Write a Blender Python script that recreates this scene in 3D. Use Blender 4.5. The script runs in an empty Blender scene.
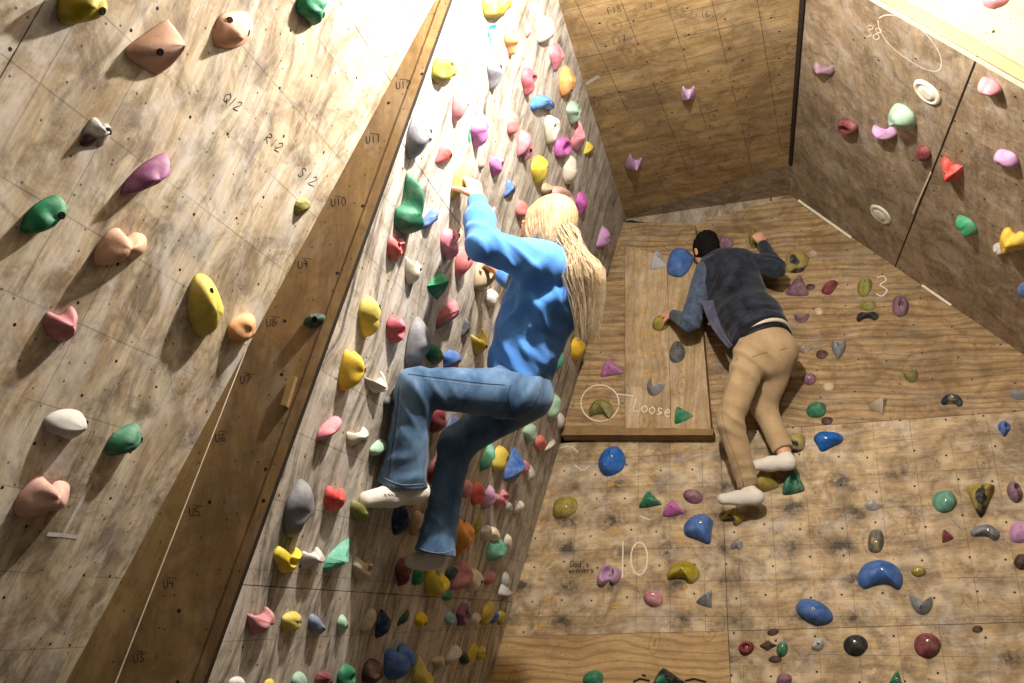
import bpy, bmesh, math, random
import numpy as np
from mathutils import Vector, Matrix
random.seed(7)
sc = bpy.context.scene
COL = sc.collection
# ------------------------------------------------------------------ camera geometry of the place
FPX = 900.; CX, CY = 512., 341.5
PIT = math.atan(274/900); cp, sp = math.cos(PIT), math.sin(PIT)
CAM = np.array([0, 0, 1.5])
def ray(x, y):
    a, b = (x-CX)/FPX, (CY-y)/FPX
    return np.array([a, cp-b*sp, sp+b*cp])
def n_(v):
    v = np.array(v, float); return v/np.linalg.norm(v)
def hit(pl, x, y):
    n, q = pl[0], pl[1]; r = ray(x, y)
    return CAM + r*(np.dot(n, q-CAM)/np.dot(n, r))
def PT(x, y, z): return CAM + ray(x, y)*z
def depth(P): d = P-CAM; return d[1]*cp+d[2]*sp
def proj(P):
    d = P-CAM; z = d[1]*cp+d[2]*sp; yy = -d[1]*sp+d[2]*cp
    return np.array([CX+FPX*d[0]/z, CY-FPX*yy/z])
R = math.radians
h = ray(735, 615); h[2] = 0; h = n_(h)            # the way the long walls run
N = np.array([h[1], -h[0], 0]); U = np.array([0, 0, 1.])
vC = math.cos(R(15))*U + math.sin(R(15))*N
nC = np.cross(h, vC); nC = nC if nC@N > 0 else -nC
C0 = CAM + ray(380, 500)*3.3
C = (nC, hit((nC, C0), 325, 342), h, vC)
_q1, _q2 = hit(C, 447, 0), hit(C, 200, 683)
nB = n_(np.cross(N, _q1-_q2)); nB = nB if nB@h < 0 else -nB
B = (nB, hit(C, 323, 342), N, n_(U-nB*(U@nB)))
_p1, _p2 = hit(B, 434, 0), hit(B, 65, 683)
nA = n_(np.cross(h, _p1-_p2)); nA = nA if nA@N > 0 else -nA
vA = n_(np.cross(nA, h)); vA = vA if vA[2] > 0 else -vA
A = (nA, hit(B, 343, 171), h, vA)
Pa, Pb = hit(C, 626, 218), hit(C, 488, 683)
uD = math.cos(R(8))*N - math.sin(R(8))*h
nD = n_(np.cross(uD, n_(Pb-Pa))); nD = nD if nD@h < 0 else -nD
vD = n_(np.cross(nD, uD)); vD = vD if vD[2] > 0 else -vD
D = (nD, hit(C, 570, 410), uD, vD)
uE = np.array([math.cos(R(20)), -math.sin(R(20)), 0])
_e1, _e2 = hit(C, 626, 218), hit(C, 558, 0)
nE = n_(np.cross(uE, _e2-_e1)); nE = nE if nE[2] < 0 else -nE
vE = n_(np.cross(nE, uE)); vE = vE if vE[1] > 0 else -vE
E_ = (nE, _e1, uE, vE)
_f1, _f2, _f3 = hit(D, 790, 195), hit(D, 1005, 342), hit(E_, 803, 0)
nF = n_(np.cross(_f2-_f1, _f3-_f1)); nF = nF if nF[0] < 0 else -nF
uF = n_(np.cross(nF, U)); uF = uF if uF[1] < 0 else -uF      # towards the camera
vF = n_(np.cross(nF, uF)); vF = vF if vF[2] > 0 else -vF
F_ = (nF, _f1, uF, vF)
g1, g2 = hit(F_, 874, 0), hit(F_, 1024, 86)
def loc(pl, P): d = P-pl[1]; return np.array([d@pl[2], d@pl[3], d@pl[0]])
def wld(pl, a, b, c=0.): return pl[1]+pl[2]*a+pl[3]*b+pl[0]*c
def pix(pl, x, y, off=0.):
    P = hit((pl[0], pl[1]+pl[0]*off), x, y); return loc(pl, P)
def frame(pl, P=None):
    P = pl[1] if P is None else P
    m = Matrix.Identity(4)
    # right-handed frame
    u, v, n = pl[2], pl[3], pl[0]
    if np.dot(np.cross(u, v), n) < 0: u = -u
    for i in range(3): m[i][0] = u[i]; m[i][1] = v[i]; m[i][2] = n[i]; m[i][3] = P[i]
    return m
def tag(o, label=None, cat=None, group=None, kind=None):
    if label: o['label'] = label
    if cat: o['category'] = cat
    if group: o['group'] = group
    if kind: o['kind'] = kind
    return o
def mesh_obj(name, verts, faces, mat=None, M=None, parent=None, smooth=False):
    me = bpy.data.meshes.new(name)
    me.from_pydata([tuple(map(float, v)) for v in verts], [], [tuple(int(i) for i in f) for f in faces])
    bm = bmesh.new(); bm.from_mesh(me)
    bmesh.ops.recalc_face_normals(bm, faces=bm.faces); bm.to_mesh(me); bm.free()
    if smooth: me.polygons.foreach_set('use_smooth', [True]*len(me.polygons))
    o = bpy.data.objects.new(name, me); COL.objects.link(o)
    if mat: me.materials.append(mat)
    if M is not None: o.matrix_world = M
    if parent: par(o, parent)
    return o
def par(o, p):
    M = o.matrix_world.copy() if o.parent is None else o.matrix_world
    M = o.matrix_basis.copy()
    o.parent = p; o.matrix_parent_inverse = p_world(p).inverted()
    return o
def p_world(p):
    M = p.matrix_basis.copy()
    if p.parent: M = p_world(p.parent) @ p.matrix_parent_inverse @ M
    return M
# ------------------------------------------------------------------ materials
def hexc(s):
    s = s.lstrip('#'); v = [int(s[i:i+2], 16)/255 for i in (0, 2, 4)]
    return tuple(((c/12.92) if c <= .04045 else ((c+.055)/1.055)**2.4) for c in v)+(1,)
class NT:
    def __init__(s, name):
        s.m = bpy.data.materials.new(name); s.m.use_nodes = True
        s.t = s.m.node_tree; s.t.nodes.clear()
        s.out = s.t.nodes.new('ShaderNodeOutputMaterial'); s.b = s.t.nodes.new('ShaderNodeBsdfPrincipled')
        s.t.links.new(s.b.outputs[0], s.out.inputs[0])
        s.tc = s.t.nodes.new('ShaderNodeTexCoord')
    def nd(s, typ, ins={}, **kw):
        n = s.t.nodes.new(typ)
        for k, v in kw.items(): setattr(n, k, v)
        for k, v in ins.items():
            if isinstance(v, bpy.types.NodeSocket): s.t.links.new(v, n.inputs[k])
            else: n.inputs[k].default_value = v
        return n
    def map(s, sc_, rot=(0, 0, 0), loc_=(0, 0, 0), vec=None):
        return s.nd('ShaderNodeMapping', {'Vector': vec or s.tc.outputs['Object'], 'Scale': sc_, 'Rotation': rot, 'Location': loc_}).outputs[0]
    def noise(s, vec, scale, detail=4, rough=.55, dist=0.):
        return s.nd('ShaderNodeTexNoise', {'Vector': vec, 'Scale': scale, 'Detail': detail, 'Roughness': rough, 'Distortion': dist}).outputs[0]
    def ramp(s, fac, stops, interp='LINEAR'):
        n = s.t.nodes.new('ShaderNodeValToRGB'); s.t.links.new(fac, n.inputs[0])
        n.color_ramp.interpolation = interp
        e = n.color_ramp.elements
        while len(e) < len(stops): e.new(.5)
        for k, (p, c) in enumerate(stops):
            e[k].position = p; e[k].color = c if not isinstance(c, (int, float)) else (c, c, c, 1)
        return n.outputs[0]
    def mix(s, f, a, b, mode='MIX'):
        n = s.t.nodes.new('ShaderNodeMix'); n.data_type = 'RGBA'; n.blend_type = mode
        for k, v in ((0, f), (6, a), (7, b)):
            if isinstance(v, bpy.types.NodeSocket): s.t.links.new(v, n.inputs[k])
            else: n.inputs[k].default_value = v
        return n.outputs[2]
    def math(s, op, a, b=0., c=None):
        n = s.t.nodes.new('ShaderNodeMath'); n.operation = op
        for k, v in enumerate((a, b) if c is None else (a, b, c)):
            if isinstance(v, bpy.types.NodeSocket): s.t.links.new(v, n.inputs[k])
            else: n.inputs[k].default_value = v
        return n.outputs[0]
    def set(s, **kw):
        for k, v in kw.items():
            k = k.replace('_', ' ')
            if isinstance(v, bpy.types.NodeSocket): s.t.links.new(v, s.b.inputs[k])
            else: s.b.inputs[k].default_value = v
        return s
    def bump(s, hgt, strength=.3, dist=.01):
        n = s.nd('ShaderNodeBump', {'Height': hgt, 'Strength': strength, 'Distance': dist})
        s.t.links.new(n.outputs[0], s.b.inputs['Normal']); return s
def ply(name, c1, c2, grain=(0, 1), gscale=7, wavy=.0, dirt=.5, dirtcol='#3a2f26', chalk=.25, nuts=.2, nut_r=.006, scuff=0., lines=True, phase=(0, 0), rings=0., linestr=.45, mott=.0, rough=.62, nutjit=.5, streak=0.):
    """plywood: grain along grain dir in panel plane, dirt, chalk dust, drilled holes, pencil grid"""
    t = NT(name); obj = t.tc.outputs['Object']
    ang = math.atan2(grain[0], grain[1])
    gm = lambda sc_, vec=None, loc_=(0, 0, 0): t.map(sc_, (0, 0, 0), loc_, vec=t.map((1, 1, 1), (0, 0, ang), vec=vec))
    wv = t.nd('ShaderNodeVectorMath', {0: obj, 1: t.nd('ShaderNodeVectorMath', {0: t.nd('ShaderNodeTexNoise', {'Vector': obj, 'Scale': 1.6, 'Detail': 2.}).outputs[1], 1: (.35*(wavy+.15),)*3}, operation='MULTIPLY').outputs[0]}, operation='ADD').outputs[0]
    g = t.noise(gm((gscale, gscale*.09, 1), wv), 3.0, 6, .62, .4)
    col = t.ramp(g, [(.32, hexc(c1)), (.62, hexc(c2))])
    if rings > 0:
        rg = t.nd('ShaderNodeTexWave', {'Vector': gm((1, .16, 1), wv), 'Scale': 7., 'Distortion': 9., 'Detail': 2.5, 'Detail Scale': .9, 'Detail Roughness': .55}).outputs[1]
        rr = t.ramp(rg, [(.0, 1.), (.35, .15), (.9, 0.)])
        col = t.mix(t.math('MULTIPLY', rr, rings), col, hexc('#6e4a24'))
    fine = t.noise(gm((60, 4, 1)), 2.0, 3, .7)
    col = t.mix(t.ramp(fine, [(.42, .22), (.62, 0.)]), col, hexc('#5a4632'))
    if mott > 0:
        m1 = t.noise(t.map((1, 1, 1), loc_=(4, 8, 0)), 5.5, 7, .74, 1.1)
        col = t.mix(t.ramp(m1, [(.40, mott), (.54, 0.)]), col, hexc(dirtcol))
        m2 = t.noise(t.map((1, 1, 1), loc_=(1, 6, 0)), 13, 6, .72, .8)
        col = t.mix(t.ramp(m2, [(.53, 0.), (.68, mott*.7)]), col, hexc('#e6dfd3' if chalk > .3 else dirtcol))
        kn = t.nd('ShaderNodeTexVoronoi', {'Vector': t.map((1.6, .9, 0), loc_=(.3, .6, 0), vec=wv), 'Scale': 1.5}, voronoi_dimensions='2D').outputs['Distance']
        kr = t.math('SINE', t.math('MULTIPLY', kn, 95.))
        col = t.mix(t.math('MULTIPLY', t.ramp(kr, [(.3, 0.), (.9, .5)]), t.ramp(kn, [(.05, 1.), (.16, 0.)])), col, hexc('#6f5638'))
    if dirt > 0:
        d = t.noise(t.map((1.4, 1.0, 1)), 1.7, 6, .68, .6)
        col = t.mix(t.ramp(d, [(.42, 0.), (.72, dirt)]), col, hexc(dirtcol))
        d2 = t.noise(t.map((3.0, 3.0, 1), loc_=(3, 5, 0)), 4.2, 5, .7, .3)
        col = t.mix(t.ramp(d2, [(.56, 0.), (.74, dirt*.8)]), col, hexc(dirtcol))
    if streak > 0:
        st = t.noise(gm((9, .9, 1), wv, (2, 1, 0)), 2.2, 5, .65, .8)
        col = t.mix(t.ramp(st, [(.5, 0.), (.66, streak)]), col, hexc('#3c3630'))  # dark streaks: board grain, plus painted shadow streaks on left and middle walls
    if chalk > 0:
        c = t.noise(gm((2.2, 1.1, 1), None, (7, 2, 0)), 2.6, 6, .7, .8)
        col = t.mix(t.ramp(c, [(.50, 0.), (.70, chalk)]), col, hexc('#d8d0c8'))
    # drilled holes
    hole = None
    if nuts:
        vo = t.nd('ShaderNodeTexVoronoi', {'Vector': t.map((1/nuts, 1/nuts, 0), loc_=(phase[0], phase[1], 0)), 'Scale': 1., 'Randomness': nutjit}, voronoi_dimensions='2D')
        dd = vo.outputs['Distance']
        if scuff > 0:
            # pale wiped patch round each hole and a dark rubber smudge above it
            col = t.mix(t.ramp(dd, [(.12, min(.36, scuff*.34)), (.26, 0.)]), col, hexc('#dcc8a8'))
            vs = t.nd('ShaderNodeTexVoronoi', {'Vector': t.map((.62/nuts, 1/nuts, 0), loc_=(phase[0]*.62, phase[1]-.42, 0)), 'Scale': 1., 'Randomness': nutjit}, voronoi_dimensions='2D').outputs['Distance']
            br = t.noise(t.map((1, 1, 1)), 14, 4, .7)
            sm = t.math('MULTIPLY', t.ramp(vs, [(.06, 1.), (.34, 0.)]), t.ramp(br, [(.35, 0.), (.62, 1.)]))
            big = t.ramp(t.noise(t.map((1, 1, 1), loc_=(9, 9, 0)), 1.3, 3), [(.40, .15), (.6, 1.)])
            col = t.mix(t.math('MINIMUM', t.math('MULTIPLY', t.math('MULTIPLY', sm, big), scuff), .85), col, hexc('#2e2a28'))
        hole = t.math('LESS_THAN', dd, nut_r/nuts)
    if lines:
        sx = t.nd('ShaderNodeSeparateXYZ', {0: obj})
        msk = None
        for k, ph in ((0, phase[0]), (1, phase[1])):
            f = t.math('FRACT', t.math('ADD', t.math('DIVIDE', sx.outputs[k], .2), 100.0+ph))
            l = t.math('LESS_THAN', t.math('ABSOLUTE', t.math('SUBTRACT', f, .5)), .0085)
            msk = l if msk is None else t.math('MAXIMUM', msk, l)
        br = t.ramp(t.noise(obj, 2.1, 3), [(.38, 0.), (.5, 1.)])
        col = t.mix(t.math('MULTIPLY', t.math('MULTIPLY', msk, br), linestr), col, hexc('#2b2420'))
    sp_ = t.nd('ShaderNodeTexVoronoi', {'Vector': t.map((11, 11, 0), loc_=(3.3, 1.7, 0)), 'Scale': 1.}, voronoi_dimensions='2D').outputs['Distance']
    col = t.mix(t.math('MULTIPLY', t.math('LESS_THAN', sp_, .035), .75), col, hexc('#2a1d16'))
    if hole is not None: col = t.mix(hole, col, hexc('#14100d'))
    t.set(Base_Color=col, Roughness=rough)
    t.b.inputs['Specular IOR Level'].default_value = .25
    t.bump(t.math('ADD', g, t.math('MULTIPLY', fine, .4)), .25, .004)
    return t.m
def plain(name, c, rough=.5, spec=.4, noise_amt=.12, nscale=30, metal=0., bump=0.):
    t = NT(name)
    n = t.noise(t.tc.outputs['Object'], nscale, 4, .6)
    hc = hexc(c); dk = tuple(x*(1-2*noise_amt) for x in hc[:3])+(1,)
    col = t.mix(t.ramp(n, [(.35, 1.), (.65, 0.)]), hc, dk)
    t.set(Base_Color=col, Roughness=rough, Metallic=metal)
    t.b.inputs['Specular IOR Level'].default_value = spec
    if bump: t.bump(n, bump, .004)
    return t.m
# ------------------------------------------------------------------ the shell
M_A = ply('chalked plywood left', '#b89d78', '#dccdb2', mott=.6, grain=(0, 1), gscale=9, wavy=.9, dirt=.6, dirtcol='#5e4c3a', chalk=.8, nut_r=.0045, nuts=.2, phase=(.0, .4), linestr=.4, nutjit=.75, streak=.42, scuff=.6)
M_C = ply('chalked plywood middle', '#ab9d8b', '#ddd5c8', mott=.55, nut_r=.0045, grain=(0, 1), gscale=9, wavy=.9, dirt=.5, dirtcol='#6d5c4b', chalk=.75, nuts=.2, phase=(.0, .9), linestr=.4, nutjit=.8, streak=.85, scuff=.5)
M_B = ply('brown plywood fin', '#6e563a', '#94794f', mott=.35, grain=(0, 1), gscale=3, wavy=.4, dirt=.55, dirtcol='#4a3a26', chalk=.12, nuts=.2, nutjit=.8, lines=False, rings=.15)
M_Bw = ply('pale wedge board', '#80683f', '#ab8f60', mott=.3, grain=(.3, 1), gscale=3, wavy=.4, dirt=.35, dirtcol='#4a3a26', chalk=.1, nuts=0, lines=False)
M_E = ply('ceiling plywood', '#ac8c5c', '#d0b07c', mott=.4, grain=(1, .1), gscale=6, wavy=.2, dirt=.5, dirtcol='#4a3a28', chalk=.12, nuts=.2, phase=(.3, .2), linestr=.75, nutjit=.5)
M_F = ply('grimy plywood right', '#a08a6e', '#b8a282', mott=.5, grain=(1, .3), gscale=8, wavy=.3, dirt=.5, dirtcol='#4a3c30', chalk=.35, nuts=.25, linestr=.3, nutjit=.9)
M_G = ply('pale top board', '#a38e6a', '#b5a07c', grain=(1, 0), gscale=4, dirt=.12, chalk=.1, nuts=.25, lines=False, nutjit=.9)
M_D = ply('scuffed climbing plywood', '#b0946e', '#d4ba8e', mott=.5, grain=(1, .05), gscale=7, wavy=.3, dirt=.6, dirtcol='#54412f', chalk=.4, nuts=.205, nut_r=.006, phase=(.1, .35), scuff=1.3, linestr=.5, nutjit=.3, rings=.12)
M_D2 = ply('striped climbing plywood', '#937650', '#c0a274', mott=.45, grain=(1, -.12), gscale=9, wavy=.25, dirt=.3, dirtcol='#5a442c', chalk=.15, nuts=.2, nut_r=.005, phase=(.1, .35), scuff=.12, lines=False, nutjit=.4, rings=.5, streak=.35)
M_D3 = ply('new wavy plywood', '#b3905f', '#d0ae7c', grain=(1, 0), gscale=5, wavy=.5, dirt=.2, chalk=.0, nuts=0, lines=False, rings=.4, mott=.12)
M_D4 = ply('raised plywood blocks', '#a88d62', '#cdb188', mott=.3, grain=(0, 1), gscale=5, wavy=.4, dirt=.28, dirtcol='#5f4a34', chalk=.25, nuts=0, lines=False, rings=.2)
M_DARK = plain('dark timber gap', '#2e251c', .8, .2)
M_EDGE = plain('raw plywood edge', '#93774f', .7, .2, .14, 14)
M_RAIL = plain('timber rail wood', '#a88f68', .7, .2, .1, 6)
M_TRIM = plain('cream edge strip', '#e9dcc0', .6, .3, .08)
M_FLOOR = plain('grey crash mat vinyl', '#4d4a46', .6, .3, .15, 8)
def slab(name, pl, poly, mat, th=.018, off=0., parent=None, kind='structure', matedge=None):
    """board lying on a wall plane: poly in wall coordinates (a, b), front face at off, thickness th backwards"""
    M = frame(pl); flip = -1 if np.dot(np.cross(pl[2], pl[3]), pl[0]) < 0 else 1
    n = len(poly)
    vs = [(flip*a, b, off) for a, b in poly]+[(flip*a, b, off-th) for a, b in poly]
    fs = [tuple(range(n)), tuple(range(2*n-1, n-1, -1))]+[(i, (i+1) % n, (i+1) % n+n, i+n) for i in range(n)]
    o = mesh_obj(name, vs, fs, mat, M)
    if matedge:
        o.data.materials.append(matedge)
        for p in o.data.polygons:
            if abs(p.normal.z) < .5: p.material_index = 1
    if parent: par(o, parent)
    elif kind: o['kind'] = kind
    return o
def root(name, pl=None, P=None, **kw):
    o = bpy.data.objects.new(name, None); COL.objects.link(o); o.empty_display_size = .1
    o.matrix_world = Matrix.Translation(Vector((pl[1] if P is None else P).tolist()))
    tag(o, **kw); return o
def zline(pl, z):      # wall coordinate b at height z
    return (z-pl[1][2])/pl[3][2]
ZC = _e1[2]
def lin(p, q):         # straight line b -> a through two wall points
    return lambda b: p[0]+(q[0]-p[0])*(b-p[1])/(q[1]-p[1])
# left wall A, in boards
bT, bB = zline(A, ZC-.01), zline(A, 0)
s1 = pix(A, 390, 80)[1]; u1 = -1.18
Aend = lin(loc(A, _p1), loc(A, _p2))
wl = root('wall_left', A, kind='structure')
g = .0015
for a0, a1, b0, b1 in ((-2.4, u1, bB, -.9), (-2.4, u1, -.9, s1), (-2.4, u1, s1, bT), (u1, None, bB, s1), (u1, None, s1, bT)):
    slab('plywood_board', A, [(a0+g, b0+g), ((Aend(b0) if a1 is None else a1)-g, b0+g), ((Aend(b1) if a1 is None else a1)-g, b1-g), (a0+g, b1-g)], M_A, .018, 0, wl)
slab('backing', A, [(-2.4, bB), (Aend(bB), bB), (Aend(bT), bT), (-2.4, bT)], M_DARK, .02, -.0182, wl)
# fin B between the two long walls
eA = lin(loc(B, _p1), loc(B, _p2)); eC = lin(loc(B, _q1), loc(B, _q2))
d0_, d1_ = eC(0)-eA(0), eC(1)-eA(1)
bap = d0_/(d0_-d1_)
zb = zline(B, 0)
wb = root('wall_fin', B, kind='structure')
def L2(x, y): p = pix(B, x, y); return (p[0], p[1])
sl = lin(L2(252, 338), L2(117, 683)); seam_top = L2(252, 338)
rim = .020
bq = bap-.35
slab('plywood_board', B, [(sl(zb), zb), (eC(zb)-rim, zb), (eC(bq)-rim, bq), (eA(bq), bq), (eA(seam_top[1]), seam_top[1])], M_B, .018, .0, wb)
slab('plywood_board', B, [(eA(bq), bq+.002), (eC(bq)-rim, bq+.002), (eC(bap-.1)-rim, bap-.1), (eA(bap-.1), bap-.1)], M_B, .018, .0, wb)
slab('wedge_board', B, [(eA(zb), zb), (sl(zb)-.003, zb), (eA(seam_top[1])-.001, seam_top[1])], M_Bw, .018, .004, wb, matedge=M_TRIM)
slab('edge_batten', B, [(eC(zb)-rim+.002, zb), (eC(zb)+.014, zb), (eC(bap)+.014, bap), (eC(bap-.1)-rim, bap-.1)], M_B, .018, .004, wb, matedge=M_DARK)
slab('backing', B, [(eA(zb), zb), (eC(zb), zb), (eC(bap), bap)], M_DARK, .02, -.019, wb)
# middle wall C
Cst = lin(loc(C, _q1), loc(C, _q2))
cT, cB = zline(C, ZC-.01), zline(C, 0)
wc = root('wall_middle', C, kind='structure')
def Cend(b):           # where C meets D at wall height b
    P = wld(C, 0, b); t = np.dot(D[0], D[1]-P)/np.dot(D[0], C[2]); return t
cs = [cB, -.725, .715, cT]
cu = [0, 1.22, 2.44]
for i in range(3):
    b0, b1 = cs[i], cs[i+1]
    for j in range(3):
        lo = (lambda b: Cst(b)) if j == 0 else (lambda b: cu[j]+g)
        hi = (lambda b: cu[j+1]-g) if j < 2 else Cend
        slab('plywood_board', C, [(lo(b0), b0+g), (hi(b0), b0+g), (hi(b1), b1-g), (lo(b1), b1-g)], M_C, .018, 0, wc)
slab('backing', C, [(Cst(cB), cB), (Cend(cB), cB), (Cend(cT), cT), (Cst(cT), cT)], M_DARK, .02, -.0182, wc)
# back wall D with boards
wd = root('wall_back', D, kind='structure')
def Lp(pl, pts, off=0.):
    r = []
    for x, y in pts: p = pix(pl, x, y, off); r.append((p[0], p[1]))
    return r
dB_, dT_ = zline(D, 0), zline(D, ZC)
xR = 3.2
def DC(b):             # D coordinate where C is
    P = wld(D, 0, b); return np.dot(C[0], C[1]-P)/np.dot(C[0], D[2])
slab('backing', D, [(DC(dB_)-.02, dB_), (xR, dB_), (xR, dT_), (DC(dT_)-.02, dT_)], M_DARK, .02, -.0182, wd)
vx = [Lp(D, [(q, w)])[0] for q, w in ((735, 683), (728, 630), (720, 436), (706, 340), (690, 224))]
hs1 = Lp(D, [(502, 637), (656, 634), (728, 631), (1060, 617)])
hs2 = Lp(D, [(566, 437), (719, 437)])
hs3 = Lp(D, [(719, 432), (840, 424), (1060, 408)])
bot = dB_
# lower left new board
slab('plywood_board', D, [(DC(bot), bot), (vx[0][0]-g, bot), (vx[1][0]-g, hs1[2][1]-g), (DC(hs1[0][1]), hs1[0][1]-g)], M_D3, .018, .004, wd)
slab('plywood_board', D, [(DC(hs1[0][1]), hs1[0][1]+g), (vx[1][0]-g, hs1[2][1]+g), (vx[2][0]-g, hs3[0][1]-g), (DC(hs3[0][1]), hs3[0][1]-g)], M_D, .018, 0, wd)
# right column
slab('plywood_board', D, [(vx[0][0]+g, bot), (xR, bot), (xR, hs1[3][1]-g), (vx[1][0]+g, hs1[2][1]-g)], M_D, .018, 0, wd)
slab('plywood_board', D, [(vx[1][0]+g, hs1[2][1]+g), (xR, hs1[3][1]+g), (xR, hs3[2][1]-g), (hs3[1][0], hs3[1][1]-g), (vx[2][0]+g, hs3[0][1]-g)], M_D, .018, 0, wd)
slab('plywood_board', D, [(vx[2][0]+g, hs3[0][1]+g), (hs3[1][0], hs3[1][1]+g), (xR, hs3[2][1]+g), (xR, dT_), (vx[4][0]-.35, dT_), (vx[2][0]-.35, hs3[0][1]+g)], M_D2, .018, 0, wd)
# raised blocks upper left
bt = Lp(D, [(562, 427), (713, 429), (713, 435), (560, 435)], .095)
slab('ledge_batten', D, [(DC(bt[3][1])+.03, bt[3][1]), bt[2], bt[1], (DC(bt[0][1])+.03, bt[0][1])], M_EDGE, .093, .095, wd)
ro = .09
bl = Lp(D, [(550, 428), (625, 428), (671, 428), (711, 430)], ro)
tl = Lp(D, [(600, 262), (625, 246), (667, 256), (697, 264)], ro)
edge0 = lambda b: DC(b)+ro*.3
slab('raised_board', D, [(edge0(bl[0][1]), bl[0][1]), (bl[1][0]-g, bl[1][1]), (tl[1][0]-g, tl[1][1]), (edge0(tl[1][1]), tl[1][1])], M_D2, ro, ro, wd, matedge=M_EDGE)
slab('raised_board', D, [(bl[1][0]+g, bl[1][1]), (bl[2][0]-g, bl[2][1]), (tl[2][0]-g, tl[2][1]), (tl[1][0]+g, tl[1][1])], M_D4, ro, ro, wd, matedge=M_EDGE)
slab('raised_board', D, [(bl[2][0]+g, bl[2][1]), (bl[3][0], bl[3][1]), (tl[3][0], tl[3][1]), (tl[2][0]+g, tl[2][1])], M_D4, ro, ro, wd, matedge=M_EDGE)
tp = Lp(D, [(600, 222), (695, 224), (699, 275), (667, 270), (625, 262), (600, 270)], .07)
slab('raised_board', D, tp, M_D2, .07, .07, wd, matedge=M_EDGE)
# ceiling E
ce = root('ceiling', E_, kind='structure')
e = [loc(E_, P) for P in (_e1, _e2)]
kk = (e[1][0]-e[0][0])/(e[1][1]-e[0][1])
front = -5.0
p790 = pix(E_, 790, 164); p803 = pix(E_, 803, 0)
k2 = (p803[0]-p790[0])/(p803[1]-p790[1])
slab('plywood_board', E_, [(e[0][0], e[0][1]), (p790[0], p790[1]), (p790[0]+k2*(front-p790[1])+1.2, front), (e[0][0]+kk*(front-e[0][1])-1.8, front), (e[1][0]+kk*(-2.45-e[1][1])-1.2, -2.45), (e[1][0]+kk*(-2.4-e[1][1]), -2.4)], M_E, .02, 0, ce)
# sloping soffit between ceiling and back wall
tri = [hit(E_, 627, 219), hit(E_, 790, 164), hit(D, 790, 195), hit(D, 695, 224), hit(D, 640, 222)]
tri2 = [p+np.array([0, .02, .1]) for p in tri]
so = mesh_obj('soffit', tri+tri2, [(0, 1, 2), (0, 2, 3), (0, 3, 4), (5, 6, 7), (5, 7, 8), (5, 8, 9), (0, 1, 6, 5), (1, 2, 7, 6), (2, 3, 8, 7), (3, 4, 9, 8), (4, 0, 5, 9)], M_F)
par(so, ce)
# right wall F
wf = root('wall_right', F_, kind='structure')
fl = lambda x, y: tuple(pix(F_, x, y)[:2])
DF = lambda t: loc(F_, _f1+(_f2-_f1)*t)[:2]
f_top0, f_top1 = fl(874, 0), fl(1024, 86)
kt = (f_top1[1]-f_top0[1])/(f_top1[0]-f_top0[0])
tend = f_top1[0]+(.35 if f_top1[0] > f_top0[0] else -.35)
EFl = lambda x, y: loc(F_, hit(E_, x, y))[:2]
ef0, ef1 = EFl(790, 164), EFl(803, 0)
kE = (ef1-ef0)/np.linalg.norm(ef1-ef0)
# ceiling line and top line meet where?
lowR = DF(2.6)
sA, sB = fl(977, 57), fl(895, 267)
top_at = lambda a: (a, f_top0[1]+kt*(a-f_top0[0]))
a_, b_ = ef0, ef1-ef0
tt = (f_top0[1]+kt*(a_[0]-f_top0[0])-a_[1])/(b_[1]-kt*b_[0])
cor = tuple(a_+b_*tt)
d0 = DF(0); dS = DF(.5)
slab('plywood_board', F_, [tuple(d0), sB, sA, cor, tuple(ef0)], M_F, .018, 0, wf)
slab('plywood_board', F_, [(sB[0]+.004, sB[1]), tuple(DF(1)), tuple(lowR), (tend, lowR[1]), top_at(tend), (sA[0]+.004, sA[1])], M_F, .018, 0, wf)
slab('backing', F_, [tuple(d0), tuple(DF(1)), tuple(lowR), (tend, lowR[1]), top_at(tend), cor, tuple(ef0)], M_DARK, .02, -.0185, wf)
def strip(name, pl, p0, p1, w, off, mat, parent, th=.01):
    p0, p1 = np.array(p0[:2]), np.array(p1[:2]); d = n_(p1-p0); q = np.array([-d[1], d[0]])*w/2
    return slab(name, pl, [tuple(p0-q), tuple(p1-q), tuple(p1+q), tuple(p0+q)], mat, th, off, parent)
strip('dark_joint_strip', F_, ef0, ef1+(ef1-ef0)*.6, .035, .012, M_DARK, wf, .012)
strip('dark_seam_strip', F_, fl(978, 55), fl(895, 267), .009, .001, M_DARK, wf, .001)  # thin dark strip marking the joint between the two boards
strip('pale_tape', F_, fl(799, 200), fl(852, 237.5), .018, .014, M_TRIM, wf, .014)
strip('pale_tape', F_, fl(923, 285), fl(952, 305), .014, .014, M_TRIM, wf, .014)
strip('pale_tape', F_, fl(931, 172), fl(913, 213), .008, .003, M_TRIM, wf, .002)
strip('cream_edge', F_, top_at(f_top0[0]-(.5 if tend > f_top0[0] else -.5)), top_at(tend), .024, .004, M_TRIM, wf, .02)
# vertical board G above the right wall, resting on a timber rail
hz = wld(F_, *top_at(f_top0[0])); hz2 = wld(F_, *top_at(tend)); dG = hz2-hz
uG = n_(dG); _l = n_(PT(600, -150, 2.6)-hz)*.9+n_(CAM-hz); nG = n_(_l-uG*(_l@uG))
vG = n_(np.cross(nG, uG)); vG = vG if vG[0] > 0 else -vG
G_ = (nG, hz, uG, vG)
wg = root('wall_upper', G_, kind='structure')
L = np.linalg.norm(dG)
rail = .075
aG = -.75
slab('timber_rail', G_, [(aG, .01), (L, .01), (L, .055), (aG, .055)], M_RAIL, .06, rail-.01, wg)
slab('plywood_board', G_, [(aG, .055), (L, .055), (L, 1.0), (aG, 1.0)], M_G, .018, rail, wg)
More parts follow.
